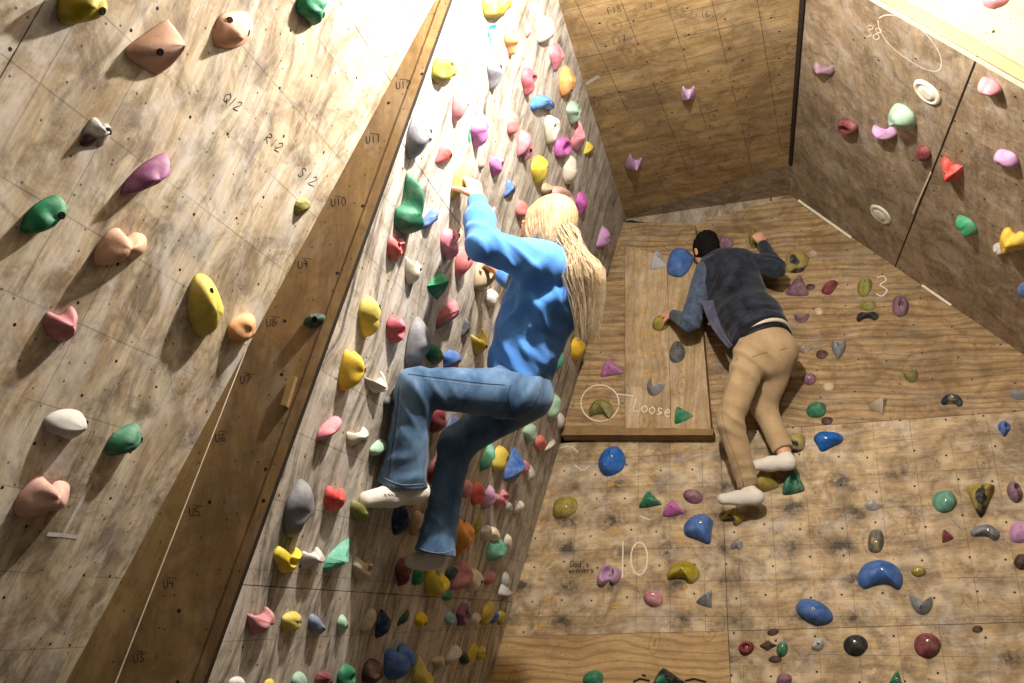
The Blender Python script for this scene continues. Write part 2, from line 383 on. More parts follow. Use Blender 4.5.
# floor (below the frame, but the place has one)
mesh_obj('floor', [(-3, -1.5, 0), (4.5, -1.5, 0), (4.5, 6.5, 0), (-3, 6.5, 0), (-3, -1.5, -.05), (4.5, -1.5, -.05), (4.5, 6.5, -.05), (-3, 6.5, -.05)],
         [(0, 1, 2, 3), (7, 6, 5, 4), (0, 4, 5, 1), (1, 5, 6, 2), (2, 6, 7, 3), (3, 7, 4, 0)], M_FLOOR)['kind'] = 'structure'

# ------------------------------------------------------------------ climbing holds
HC = dict(yel='#e0c832', bye='#f0c40c', mus='#a8952c', oli='#8a8430', gre='#1f7f58', sea='#5fae94', min='#a9cdb0', blu='#2a66b4', bbl='#1464ba', sky='#5a92d8', nav='#1c3560', lbl='#9cc4c8',
          pur='#9a5488', mau='#8a6072', lil='#c493bd', mag='#c264ac', pin='#d2808a', red='#d8504c', cor='#e2706a', dkr='#7c3034', dup='#bb5c68', dkp='#80464a', pea='#dca888', ora='#e8a050', bei='#c9b290', cre='#e6ddc6', whi='#ddd4cf',
          gra='#88888e', lgr='#bdbbb6', dgr='#5a5a5a', bla='#2c2a2a', bro='#4e3228', dus='#c08888', sla='#7c84a0', pch='#e8b0a0', fgr='#3fa070', tan='#b7a184', dgn='#25443a')
TWO = dict(myb=('#b09a34', '#262420'), nvm=('#1e2c40', '#9a8430'), grm=('#6a6460', '#a8925a'), blg=('#22231f', '#1f7f58'), wdr=('#cfc8c0', '#5a3034'))
HM = {}
def hmat(k):
    if k in HM: return HM[k]
    t = NT('climbing hold '+k); ob = t.tc.outputs['Object']
    rnd = t.nd('ShaderNodeObjectInfo').outputs['Random']
    if k in TWO:
        a, b = TWO[k]; n = t.noise(t.map((1, 1, 1), loc_=(3.1, .4, .2)), 7, 2, .4)
        col = t.mix(t.ramp(n, [(.50, 0.), (.53, 1.)]), hexc(a), hexc(b))
    else: col = hexc(HC[k])
    hs = t.nd('ShaderNodeHueSaturation', {'Color': col, 'Value': t.math('ADD', t.math('MULTIPLY', rnd, .2), .76), 'Saturation': t.math('ADD', t.math('MULTIPLY', rnd, .2), .86)}).outputs[0]
    n1 = t.noise(ob, 22, 5, .65); n2 = t.noise(ob, 160, 3, .6)
    amt = .12 if k in ('bbl', 'bla', 'bro', 'dkr', 'bye') else .20
    col = t.mix(t.ramp(n1, [(.45, 0.), (.72, amt)]), hs, hexc('#e8e2dc'))
    col = t.mix(t.ramp(n1, [(.28, .28), (.46, 0.)]), col, hexc('#2e2824'))
    t.set(Base_Color=col, Roughness=.62); t.b.inputs['Specular IOR Level'].default_value = .35
    t.bump(n2, .25, .002)
    HM[k] = t.m; return t.m
M_STEEL = plain('bolt steel', '#b9b4aa', .35, .5, .1, 80, .8)
M_HOLE = plain('bolt recess', '#17130f', .8, .1)
def bolt_mesh(name, r, mo):
    vs, fs = [], []; k = 12
    for rr, z in ((r, -.004), (r, .0012), (r*.6, .0018), (r*.5, .0012)):
        vs += [(rr*math.cos(i*2*math.pi/k), rr*math.sin(i*2*math.pi/k), z) for i in range(k)]
    for j in range(3): fs += [(j*k+i, j*k+(i+1) % k, (j+1)*k+(i+1) % k, (j+1)*k+i) for i in range(k)]
    fs.append(tuple(3*k+i for i in range(k)))
    me = bpy.data.meshes.new(name); me.from_pydata(vs, [], fs); me.materials.append(mo); me.materials.append(M_HOLE)
    for p in me.polygons[2*k:]: p.material_index = 1
    return me
BOLT_L = bolt_mesh('bolt', .0085, M_STEEL); BOLT_D = bolt_mesh('bolt', .0085, M_HOLE)
def poly_smooth(pts, n):
    """closed Catmull-Rom through pts, resampled to n points"""
    P = np.array(pts, float); m = len(P); out = []
    for i in range(m):
        a, b, c, d = P[i-1], P[i], P[(i+1) % m], P[(i+2) % m]
        for t in np.linspace(0, 1, 16, endpoint=False):
            out.append(.5*((2*b)+(-a+c)*t+(2*a-5*b+4*c-d)*t*t+(-a+3*b-3*c+d)*t**3))
    out = np.array(out); q = np.vstack([out, out[:1]]); s = np.r_[0, np.cumsum(np.linalg.norm(np.diff(q, axis=0), axis=1))]
    tt = np.linspace(0, s[-1], n, endpoint=False)
    return np.stack([np.interp(tt, s, q[:, k]) for k in (0, 1)], 1)
SH = dict(
    oval=[(math.cos(a), math.sin(a)) for a in np.linspace(0, 2*math.pi, 10, endpoint=False)],
    drop=[(0, -1), (.45, -.45), (.85, .2), (.6, .8), (0, 1), (-.6, .8), (-.85, .2), (-.45, -.45)],
    tri=[(-.95, -.8), (-.4, -.95), (.5, -.9), (1, -.75), (.6, 0), (.1, .95), (-.15, .9), (-.6, .1)],
    bean=[(-1, -.15), (-.75, -.85), (-.2, -.6), (.35, -.55), (.85, -.95), (1, -.2), (.7, .6), (0, .95), (-.7, .7)],
    bone=[(-1, -.2), (-.75, -.9), (-.3, -.35), (.2, -.3), (.7, -.7), (1, 0), (.75, .85), (.3, .4), (-.25, .45), (-.75, .8)],
    cres=[(-1, .9), (-.85, -.1), (-.3, -.9), (.45, -.95), (1, -.2), (.95, .75), (.6, .15), (.1, -.05), (-.45, .2)],
    blok=[(-1, -.6), (-.5, -.95), (.4, -.9), (.95, -.4), (1, .4), (.5, .95), (-.4, .9), (-.9, .5)],
    leaf=[(-1, -.9), (-.2, -.75), (.5, -.2), (1, .9), (.2, .65), (-.6, 0)],
    heart=[(0, -1), (.6, -.5), (1, .2), (.75, .9), (.2, .6), (-.1, .55), (-.7, .95), (-1, .3), (-.65, -.4)],
    spike=[(-.3, .1), (0, 1), (.35, .9), (.5, .1), (.9, -.1), (1, -.8), (.2, -1), (-.9, -.7), (-.95, -.2), (-.5, -.05)],
    lobe=[(-1, -.1), (-.9, -.75), (-.35, -.9), (.1, -.4), (.5, -.7), (.95, -.4), (1, .35), (.55, .65), (.15, .4), (-.15, .9), (-.6, .75)],
    horn=[(-1, .1), (-.6, -.7), (0, -.95), (.6, -.6), (1, .3), (.55, .4), (.1, .2), (-.2, .95), (-.65, .9)],
    bar=[(-1, -.6), (-.8, -.95), (.8, -1), (1, -.5), (1, .6), (.8, 1), (-.8, .95), (-1, .5)],
    dia=[(-1, 0), (-.5, -.55), (0, -1), (.5, -.45), (1, 0), (.45, .55), (0, 1), (-.55, .5)],
    ring=[(math.cos(a), math.sin(a)) for a in np.linspace(0, 2*math.pi, 12, endpoint=False)])
PROFS = 'dome'
PLN = dict(A=A, B=B, C=C, D=D, E=E_, F=F_, G=G_)
GRP = dict(A='climbing holds on the left wall', B='holds on the fin', C='climbing holds on the middle wall', D='climbing holds on the back wall', E='climbing holds on the ceiling', F='climbing holds on the right wall', G='holds on the upper board')
def make_hold(line, idx):
    spec, label = [s.strip() for s in line.split('|')]
    f = spec.split(); pl_ = f[0]; x0, y0, x1, y1, ang = map(float, f[1:6]); shp, colk, prof = f[6:9]
    opts = dict(o.split('=') for o in f[9:])
    off = float(opts.get('off', 0)); pl = PLN[pl_]; pl = (pl[0], pl[1]+pl[0]*off, pl[2], pl[3])
    rg = random.Random(idx*13+5)
    cx, cy = (x0+x1)/2, (y0+y1)/2; big = max(x1-x0, y1-y0)
    nang, nr = (48, 15) if big > 22 else (30, 10)
    fac = prof == 'f'
    if fac: nang, nr = (14, 4)
    pts = np.array(SH[shp], float)
    if shp not in ('ring',): pts = pts*(1+np.array([[rg.uniform(-.05, .05)] for _ in pts]))
    if shp in ('oval', 'ring') and abs(ang) > 4:
        pts = pts*(np.array([1, .55]) if (x1-x0) >= (y1-y0) else np.array([.55, 1]))
    O = poly_smooth(pts, nang)
    ca, sa = math.cos(R(ang)), math.sin(R(ang))
    rot = np.array([[ca, -sa], [sa, ca]])
    O2 = O@rot.T
    mn, mx = O2.min(0), O2.max(0)
    def topx(u):       # unit coordinates -> px
        q = (np.atleast_2d(u)@rot.T-mn)/(mx-mn)
        return np.stack([x0+q[:, 0]*(x1-x0), y1-q[:, 1]*(y1-y0)], 1)
    Pc = hit(pl, cx, cy); z = depth(Pc)
    dn = (proj(Pc+pl[0]*.01)-proj(Pc))*100
    size = big/FPX*z
    Hm = float(opts.get('H', .42))*size*(min(x1-x0, y1-y0)/big)**.35
    dl = np.linalg.norm(dn); dh = dn/max(dl, 1e-6)
    corners = topx(O)@dh; lo, hi = corners.min(), corners.max(); Lr = hi-lo
    Hm = min(Hm, .62*Lr/max(dl, 1e-6)) if dl*Hm > .62*Lr else Hm
    if pl_ in 'AC': Hm = min(Hm, .075 if pl_ == 'C' else .10)
    sh_ = .82*dl*Hm; ratio = max((Lr-sh_)/Lr, .35)
    def base(u):
        px = topx(u); s = px@dh; s2 = lo+(s-lo)*ratio
        px = px+np.outer(s2-s, dh)
        return np.array([loc(pl, hit(pl, *p)) for p in px])
    # apex and relief
    ap = np.array([0., 0.]); 
    if prof in ('w', 'f', 'h'): ap = np.array([rg.uniform(-.35, .35), rg.uniform(-.1, .45)])
    if 'ap' in opts: ap = np.array([float(v) for v in opts['ap'].split(',')])@rot
    if shp == 'cres': ap = ap+np.array([.1, -.45])
    if shp == 'bean': ap = ap+np.array([0, .28])
    pocket = [tuple(float(v) for v in q.split(',')) for q in opts['p'].split(';')] if 'p' in opts else []
    if prof == 'j' and not pocket: pocket = [(rg.uniform(.05, .35), rg.uniform(.0, .3), .3, .95)]
    pocket = [(a, b, c, min(1., d*1.25)) for a, b, c, d in pocket]
    if prof == 'r': pocket = [(0, 0, .5, .8)]
    if shp == 'ring': pocket = []
    if prof == 'q': pocket = [(.25, -.35, .18, .5), (.2, .35, .16, .45)]
    ph = [rg.uniform(0, 6.28) for _ in range(4)]; am = rg.uniform(.08, .2)
    def height(u, r, th):
        if prof in ('d', 'j', 'q'): hgt = (1-r**2.4)**.62
        elif prof == 'w': hgt = (1-r**1.7)**.75
        elif prof == 'f': hgt = (1-r**1.6)**.8*(1+.16*math.sin(2*th+ph[0]))
        elif prof == 'h': hgt = .5*(1-r**2.4)**.6+.5*math.exp(-(r/.38)**2)
        elif prof == 't': hgt = (1-r**7)**.5
        elif prof == 'r': hgt = (1-r**4)**.5
        else: hgt = (1-r**2.4)**.6
        if prof not in ('f', 'r'): hgt *= 1+am*math.sin(2*th+ph[1])*min(1, 1.6*r)+am*.7*math.sin(3*th+ph[2]+2.5*r)*r+.05*math.sin(5*th+ph[3])*r
        if shp == 'ring': hgt *= 1-.85*math.exp(-((r-.62)/.10)**2)
        for a, b, s, d in pocket:
            dd = ((u[0]-a)**2+(u[1]-b)**2)/s**2
            hgt -= d*hgt*math.exp(-dd**2.4)
        return max(hgt, 0.)
    rs = [1.0, .985]+list(np.linspace(.93, .12, nr-2)) if not fac else [1., .96, .62, .3]
    vs, us = [], []
    for r in rs:
        for i in range(nang):
            u = O[i]*r+ap*(1-r)
            us.append((u, r, 2*math.pi*i/nang))
    us.append((ap, 0., 0.))
    B3 = base(np.array([u for u, _, _ in us]))
    hs = [Hm*height(u, r, th) if r < 1 else 0. for u, r, th in us]
    flip = -1 if np.dot(np.cross(pl[2], pl[3]), pl[0]) < 0 else 1
    ctr = B3.mean(0)
    vs = [((b[0]-ctr[0])*flip, b[1]-ctr[1], hh) for b, hh in zip(B3, hs)]
    if prof not in ('f', 'r', 't'):       # soften creases
        G3 = np.array(vs); k = len(rs)
        for _ in range(1 if pocket else 3 if big > 22 else 2):
            H3 = G3[:k*nang].reshape(k, nang, 3).copy()
            for j in range(2, k):
                nx = H3[j+1] if j < k-1 else np.tile(G3[-1], (nang, 1))
                G3[j*nang:(j+1)*nang] = .4*H3[j]+.15*(np.roll(H3[j], 1, 0)+np.roll(H3[j], -1, 0)+H3[j-1]+nx)
            G3[-1] = .5*G3[-1]+.5*H3[-1].mean(0)
        vs = [tuple(v) for v in G3]
    k = len(rs); fs = []
    for j in range(k-1): fs += [(j*nang+i, j*nang+(i+1) % nang, (j+1)*nang+(i+1) % nang, (j+1)*nang+i) for i in range(nang)]
    c = k*nang; fs += [((k-1)*nang+i, (k-1)*nang+(i+1) % nang, c) for i in range(nang)]
    fs.append(tuple(range(nang)))
    O3 = wld(pl, ctr[0], ctr[1])
    nm = opts.get('name', 'climbing_hold')
    o = mesh_obj(nm, vs, fs, hmat(colk), frame(pl, O3), smooth=not fac)
    tag(o, label, opts.get('cat', 'climbing hold').replace('_', ' '), GRP[pl_] if nm == 'climbing_hold' else None)
    nb = opts.get('b', '1')
    if nb != '0':
        spots = [(.25, -.2)] if nb == '1' else [tuple(float(v) for v in q.split(',')) for q in nb.split(';')]
        o.data.update(); vn = o.data.vertices
        UU = np.array([u for u, _, _ in us])
        for s in spots:
            kk = int(np.argmin(((UU-np.array(s))**2).sum(1)))
            nrm = vn[kk].normal; 
            if nrm.z < 0: nrm = -nrm
            dark = pl_ in 'ACB' and colk not in ('bro',)
            bo = bpy.data.objects.new('bolt', BOLT_D if dark else BOLT_L); COL.objects.link(bo)
            q = (nrm*.6+Vector((0, 0, .5))).to_track_quat('Z', 'Y')
            sc_ = min(1., big/FPX*z*.11/.0085) if dark else min(.9, big/FPX*z*.11/.0085)
            bo.parent = o; bo.matrix_local = Matrix.Translation(Vector(vn[kk].co)) @ q.to_matrix().to_4x4() @ Matrix.Scale(sc_, 4)
    return o
HOLDS = '''
A 57 -16 115 26 8 blok mus d b=.25,-.2 H=.5 | large olive yellow hold cut off by the top edge, leftmost on left wall
A 125 23 182 79 -35 tri pea w ap=.6,.1 b=-.2,-.3 | large pale peach three-cornered hold near top of left wall
A 213 12 265 50 -8 blok pea h ap=-.2,-.2 b=-.5,.5;.3,0 | peach hold with a pointed horn, left of the dark green one at top
A 296 -12 332 28 20 drop gre d b=.1,-.3 | dark green hold cut by the top edge, rightmost big one on left wall
A 80 118 120 149 -12 lobe wdr h b=.3,.3 | small white and dark brown hold below the large peach three-cornered one
A 120 157 179 195 14 leaf pur d b=.4,-.5 | purple oval hold in the upper middle of the left wall
A 20 198 73 235 28 oval gre d b=.35,0 | long green hold, left of the purple oval and below the white and brown one
A 93 229 160 267 -3 lobe pea w b=-.1,-.6 ap=-.3,.2 | beige two-lobed hold directly below the purple oval
A 43 309 87 346 10 heart pin w b=.3,-.8 ap=0,.2 | rosy pink hold on the left wall, left edge, above the grey one
A 188 274 227 341 12 oval yel d b=0,.6;.5,-.4 H=.36 | long yellow oval hold, largest yellow one low on left wall
A 227 314 263 344 10 oval ora d b=.4,-.4 | orange oval hold touching the corner by the brown fin
A 43 411 93 444 22 drop lgr w b=.6,0 ap=.3,.1 | pale grey pointed hold below the rosy pink one
A 105 426 149 457 28 oval gre d b=.5,-.2 | green oval hold to the right of the pale grey pointed one
A 14 477 84 521 -4 lobe pch w b=0 ap=-.1,.3 | big salmon pink three-lobed hold, lowest on the left wall
A 294 198 313 217 5 blok oli f b=.5,0 | tiny olive block-shaped hold beside the brown fin
B 301 312 326 327 10 oval dgn d | small dark green hold alone on the brown fin
C 482 -9 516 19 10 blok mus d b=0 | mustard hold cut by the top edge of the middle wall
C 504 26 523 57 5 drop ora j p=.3,-.3,.4,.7;-.3,.5,.2,.3 b=0 | peach orange ridged hold below the mustard one at the top edge
C 537 16 557 44 -18 oval lgr d b=.3,-.3 | pale grey oval hold near the top right of middle wall
C 431 57 462 84 10 lobe oli j b=0 | olive jug hold nearest the fin at top of middle wall
C 487 56 505 91 -5 drop gra d b=0,.4;.3,-.4 | grey leaf-shaped hold below the peach orange ridged one
C 521 67 538 97 0 drop dup j b=.4,.2 | rose pink tapered hold right of the grey leaf-shaped one
C 549 43 566 72 0 drop pin d b=.4,-.4 H=.3 | dusty pink shield-shaped hold above the bright orange oval
C 559 65 576 98 2 oval ora d b=.3,-.5 | bright orange oval hold near the top of middle wall
C 530 95 558 112 0 bean sky d b=.3,0;.7,.1 | sky blue bean-shaped hold below the rose pink tapered one
C 452 84 470 123 -12 oval dus d b=0 | dusty pink long leaf-shaped hold above the red wedge
C 406 112 434 160 -12 oval gra j b=.2,.3;.4,-.35 p=.4,-.35,.2,.6 | large grey egg-shaped hold beside the fin at upper left
C 470 111 491 149 -3 dia mag j p=.4,.1,.3,.7 b=0 | magenta diamond hold with a round pocket and teal tape beside it
C 435 146 457 164 8 tri red w b=.2,0 | small red wedge hold right of the large grey egg-shaped one
C 507 113 521 135 -10 oval cor q b=0 | coral oval hold with two finger pockets left of the sky blue one
C 517 130 533 163 -8 bean pin d b=.3,-.2 | pink bent hold above the yellow-green one
C 544 114 561 144 -8 heart cre r b=.3,.3 | cream curly hold with two hollows under the sky blue one
C 566 101 584 125 0 drop min j b=.3,.4 | pale mint hold under the bright orange oval
C 571 118 588 153 -5 spike pin h b=0 | pink spiked hold under the pale mint one
C 554 137 574 158 15 blok mag r b=.1,.1 | magenta ring-shaped hold left of the pink spiked one
C 584 141 597 155 10 tri yel w b=.2,0 | tiny yellow hold right of the pink spiked one
C 489 156 507 177 -5 heart mag j b=.1,-.1 | magenta pocketed hold just right of the blonde person's raised hand
C 531 156 553 188 0 drop yel w b=.1,.4 | yellow-green pointed hold above the blonde person's head
C 563 154 579 185 5 oval cre j b=.3,.3 | cream oval hold right of the yellow-green pointed one
C 504 178 519 198 5 tri blu w b=0 | small blue pointed hold left of the blonde person's head
C 540 183 554 196 0 oval bei d | small beige hold directly above the blonde person's hair
C 394 174 426 236 0 spike gre d ap=.1,-.3 b=.5,-.2 H=.4 | large green spiked hold left of the blonde person's raised arm
C 421 207 444 229 18 leaf blu w b=0,0 | blue wedge hold touching the large green spiked one
C 387 236 408 262 -5 heart red j b=-.4,.3 | red pocketed hold below the large green spiked one
C 440 229 464 261 0 drop pin j p=.4,.1,.35,.8 b=.3,.6 | pink cup hold beside the blonde person's bent left elbow
C 455 245 474 278 -8 oval cor d b=.3,.2;-.2,.2 | coral oval hold just under the blonde person's left elbow
C 405 256 425 285 -8 cres cre w b=.3,.1 | cream crescent hold below the red pocketed one
C 427 273 450 301 -35 tri gre f b=0 | green three-cornered hold above the pink claw-shaped one
C 450 166 474 201 -20 leaf mus w b=0 H=.5 | mustard hold gripped by the blonde person's raised left hand
C 487 207 498 217 15 leaf pin w b=0 | tiny pink hold just right of the blue sleeve
C 515 200 530 219 0 oval cor d b=0 | coral hold in front of the blonde person's face
C 548 186 577 208 -35 oval pch t b=.8,-.1 H=.3 | pale pink band-shaped hold behind the top of the blonde person's hair
C 576 192 589 216 0 drop mag d b=.2,-.6 | magenta teardrop hold to the right of the blonde person's hair
C 596 226 613 248 0 tri lil d b=.2,-.4 | lilac hold right of the ponytail on the middle wall
C 585 286 597 315 -5 oval pur d b=0 | narrow purple hold hidden behind the tip of the ponytail
C 474 261 496 291 0 blok bei j b=0 | beige hold gripped by the blonde person's right hand under her arm
C 485 289 500 307 0 oval whi d b=0 | whitish hold just below the blonde person's right hand
C 358 297 385 339 -3 drop yel j p=.5,.0,.3,.7 b=.4,.55 | yellow pocketed hold above the bright yellow three-lobed one
C 386 316 410 345 -5 heart dup j b=.3,.0 | rosy pink pocketed hold right of the yellow pocketed one
C 436 300 464 329 22 leaf dup w b=.6,.3 | pink claw-shaped hold between green ones and the sweatshirt
C 405 317 433 369 -12 oval gra j p=.5,.3,.22,.7 b=.4,-.5 | big grey oval hold right above the blonde person's left knee
C 461 317 472 338 10 tri dgr w b=0 | small dark grey hold right of the pink claw-shaped one
C 471 329 491 355 15 cres yel w b=0,-.3 | small yellow-green hold beside the hem of the sweatshirt
C 339 350 368 392 10 lobe bye d b=.3,.0 H=.5 | bright yellow three-lobed hold left of the blonde person's knee
C 364 372 391 394 18 cres cre w b=0 | cream hook hold between the bright yellow one and the knee
C 425 343 446 366 30 oval gre d b=0 | green hold just above the blonde person's left thigh
C 443 350 467 371 -30 drop blu w b=0 | blue hold half hidden behind the blonde person's left thigh
C 571 337 587 361 5 oval bye d b=.2,-.3 | yellow hold right of the sweatshirt near the wall corner
C 555 349 564 371 0 oval sea d b=0 | small sea green hold peeking out behind the sweatshirt hem
C 543 394 551 409 0 leaf bye d b=0 | small yellow hold right behind the seat of the jeans
C 548 394 562 421 -15 oval min d b=0 | mint green hold right of the seat of the jeans
C 557 413 566 430 0 oval whi d b=.2,0 | whitish hold by the corner below the raised boards
C 523 424 541 444 -5 drop min j b=0 | mint cup hold under the seat of the jeans
C 534 435 549 450 0 oval cor d b=0 | coral hold right of the mint cup one
C 545 440 558 451 -12 leaf cre w b=0 | cream leaf hold right of the coral one near the corner
C 492 446 511 472 -12 blok yel j p=.3,0,.3,.7 b=0 | pale yellow cup hold below the right thigh
C 503 448 526 484 -5 tri blu f b=0 | big blue faceted hold right of the pale yellow cup one
C 521 460 531 475 0 oval pin d b=0 | small pink hold touching the big blue faceted one
C 526 465 535 484 0 oval cre d b=.2,-.4 | small cream oval hold right of the small pink one by the blue one
C 480 444 499 472 30 leaf sea w b=0 | sea green hold partly behind the right thigh
C 316 416 345 441 20 leaf pin d b=0 | pink knobbly hold left of the raised foot, upper of two
C 346 428 376 447 15 bone cre h b=0 | cream bone-shaped hold right of the pink knobbly one
C 369 440 390 456 25 oval min d b=0 | sage hold beside the flared left hem of the jeans
C 427 404 450 434 0 oval dkr d b=0 | dark red hold between the blonde person's two legs, upper one
C 444 415 463 442 -20 oval nav d b=0 | navy blue hold seen between thighs of the jeans
C 284 480 320 539 -12 oval gra j p=.3,-.45,.3,.8 b=.4,.35 H=.35 | large grey pocketed hold nearest the fin, level with the raised foot
C 324 486 351 514 15 horn red w b=0 | rosy red hold right of the large grey pocketed one
C 350 497 377 524 10 heart oli d b=0 | olive yellow hold under the toes of the raised foot
C 392 502 412 537 0 oval nav d b=0 | dark blue hold below the heel of the raised foot
C 428 461 445 485 0 oval dkr d b=0 | dark red hold between the legs, lower one beside the right shin
C 410 511 427 537 -15 blok bei d b=0 | beige hold left of the right shin
C 463 480 474 499 0 oval pin d b=0 | small pink hold right of the right knee's shin
C 471 482 487 506 -10 blok red d b=.2,0 | rosy red hold, second of the pink row right of the shin
C 481 486 498 510 -28 oval lil d b=0 | pale lilac narrow hold in the pink row right of the shin
C 492 490 512 510 15 heart pin j b=0 | pink pocketed hold, rightmost of the row right of the shin
C 506 502 514 513 0 oval lgr d b=0 | tiny grey white hold below the end of the pink row
C 513 500 526 514 10 lobe whi d b=0 | tiny white hold right of the tiny grey white one
C 455 518 476 558 -8 heart ora j p=-.1,.2,.3,.5;.3,-.3,.2,.4 b=0 | large peach ridged hold right of the right ankle
C 471 516 484 539 -10 leaf oli w b=0 | thin olive hold touching the large peach ridged one
C 480 525 495 541 15 blok whi d b=0 | white hold left of the pale round one, above the sea green
C 488 527 502 542 10 oval cre d b=0 | pale round hold directly above the knobbly sea green one
C 486 539 512 562 0 blok sea f b=0 | knobbly sea green hold below two white ones
C 504 534 513 550 0 oval cre d b=0 | little cream hold right of the knobbly sea green one
C 273 546 307 574 -8 heart yel j p=-.1,.0,.25,.6 b=0 | yellow holed hold right of the fin edge below the large grey one
C 300 548 328 570 10 bone whi d b=0 | whitish hold touching the yellow holed one
C 323 541 359 573 22 leaf sea f b=0 | sea green slanted hold right of the whitish one
C 352 557 378 582 -10 heart bei j b=0 | beige looped hold in shade right of the slanted sea green one
C 247 608 280 636 18 bone pin d b=0 | pink bulbous hold lowest left beside the fin
C 281 612 306 632 12 blok yel d b=.7,-.4 | pale yellow hold right of the pink bulbous one
C 308 614 327 637 32 oval sla d b=0 | slate blue hold right of the pale yellow one
C 337 615 349 637 0 drop min d b=.2,.0 | pale mint teardrop hold right of the slate blue one
C 360 609 379 634 -25 leaf tan d b=0 | tan hold in shade right of the pale mint teardrop
C 376 609 392 639 -8 lobe nav d b=0 | navy hold in shade right of the tan one
C 228 677 248 692 0 oval whi d b=0 | whitish lilac hold cut by the bottom edge beside the fin
C 263 679 278 692 0 oval yel d b=0 | small yellow hold cut by the bottom edge
C 291 672 309 692 0 oval min d b=0 | pale mint hold cut by the bottom edge
C 314 671 336 692 0 blok dkr f b=.2,0 | red faceted hold cut by the bottom edge
C 337 664 360 692 0 oval gre j b=0 | green hold at the bottom edge right of the red faceted one
C 362 659 386 687 0 oval bro d b=0 | dark maroon hold in shade left of the big blue lobed one
C 384 645 421 682 28 lobe blu d b=0 H=.5 | big blue lobed hold at the bottom of the middle wall
C 412 655 439 692 -35 cres yel d b=0 | yellow crescent hold at the bottom right of big blue one
C 425 566 452 598 -15 cres yel d b=.1,-.3 H=.5 | big yellow crescent hold directly below the right foot
C 412 568 427 586 0 blok gre j b=0 | green hold left of the big yellow crescent
C 445 565 460 583 -10 oval dgn w b=0 | dark green hold right of the big yellow crescent
C 451 560 473 592 -8 tri pin w b=.2,-.3 H=.5 | pink angular hold under the large peach ridged one
C 467 569 486 593 -25 drop cre d b=.1,.2 | cream teardrop hold between two pink ones
C 483 571 498 586 10 oval pin d b=0 | pink round hold right of the cream teardrop
C 442 592 455 601 10 oval gre d b=0 | small green hold under the tip of the big yellow crescent
C 395 558 414 588 0 drop dkr d b=0 | dark red hold left of the green one below the foot
C 415 612 429 628 0 oval bye d b=.4,-.5 | small round yellow hold above the yellow crescent at the bottom
C 397 611 413 626 12 leaf dgn w b=0 | dark grey-green hold left of the small round yellow one
C 445 612 457 627 5 oval lbl d b=0 | light blue round hold left of the small purple one
C 456 602 472 627 -5 dia pur r b=0 | small purple cupped hold below the pink angular one
C 471 613 482 626 0 blok whi d b=0 | small white hold right of the purple cupped one
C 480 601 495 625 -28 oval yel t b=0 | thin yellow stick-like hold right of the small white one
C 489 611 501 624 0 blok blu d b=0 | small blue hold between the two small yellow ones
C 497 610 507 626 0 oval mus d b=0 | small mustard hold at the lower end of the corner
C 498 582 513 603 -35 bone whi d b=0 | whitish two-lobed hold by the corner, right of the pink round one
C 502 572 510 591 0 oval lgr d b=0 | little greyish hold above the whitish two-lobed one
C 432 656 448 667 5 oval bei d b=0 | small beige hold left of the oblong white one near the bottom
C 445 646 464 665 28 oval whi d b=0 | oblong white hold right of the small beige one near the bottom
C 459 651 471 666 15 oval dgn d b=0 | small dark green hold right of the oblong white one
C 467 644 480 665 -30 leaf yel w b=0 | yellow thin hold right of the small dark green one
C 477 646 488 661 0 oval yel d b=.1,.1 | yellow round hold at the far right bottom of middle wall
C 383 396 396 410 0 oval dgr d b=0 | small dark grey hold behind the left shin
C 478 157 486 170 0 oval tan d b=0 | tiny brown hold right of the blonde person's raised fingers
C 525 23 532 38 0 oval dus d b=0 | tiny dusty pink hold between the orange ridged and pale grey ones
D 666 244 692 277 -10 blok bbl d b=0 off=.09 H=.4 | bright blue hold left of the vested person's head
D 649 247 667 269 0 tri lgr w b=.1,0 off=.09 | pale grey three-cornered hold left of the bright blue one
D 717 235 734 249 0 blok mau d b=0 | mauve hold just right of the vested person's head
D 748 225 758 248 5 oval oli d b=0 H=.5 | narrow olive hold gripped by the vested person's raised right hand
D 784 247 808 273 0 blok myb d b=0 | mustard and black hold right of the vested person's raised elbow
D 807 249 818 258 0 oval tan d b=0 | small round wooden disc hold right of the mustard and black one
D 786 270 809 296 -5 tri mau w b=.1,-.4 ap=.3,-.3 | purple three-cornered hold below the mustard and black one
D 806 283 815 290 0 oval bro d b=0 H=.2 | tiny brown oval spot hold right of the purple three-cornered one
D 821 278 838 295 -30 leaf dkr w b=0 | dull maroon sliver hold, right of the purple three-cornered one
D 857 274 872 297 -5 oval oli d b=.0,.3 H=.3 | olive tall hold left of the chalk digit 3
D 860 299 876 311 0 oval oli d b=0 H=.3 | olive flat hold directly above the black double one
D 856 310 879 322 0 bone bla d b=.1,.4 | black two-ended hold under the olive ones
D 892 292 909 317 0 oval mau j p=.1,-.1,.3,.7 b=.1,-.1 | dusky purple hold right of the chalk digit 3
D 793 311 809 323 5 cres mau w b=0 | mauve crescent hold just above the vested person's belt level
D 814 307 823 315 0 oval bei d b=0 H=.2 | tiny pale plug hold right of the mauve crescent
D 831 337 846 359 0 heart gra j b=0 | grey blue hold below and right of the mauve crescent
D 798 340 813 355 10 dia tan w b=.1,0 | tan angular hold right of the vested person's hip
D 816 349 828 359 0 oval bro d b=0 H=.2 | dark brown oval spot right of the tan angular hold
D 802 371 816 385 0 oval mau d b=0,0 | small round mauve hold below the tan angular one
D 823 382 834 391 0 oval bei d b=0 H=.2 | small pale plug hold right of the round mauve one
D 806 399 826 418 0 oval gre d b=-.2,.1 | round green hold right of the vested person's thigh
D 902 365 918 383 20 cres oli w b=.1,.3 | olive crescent hold on upper right part of back wall
D 869 396 887 415 -40 tri tan w b=.2,0 | grey beige three-cornered hold right of the round green one
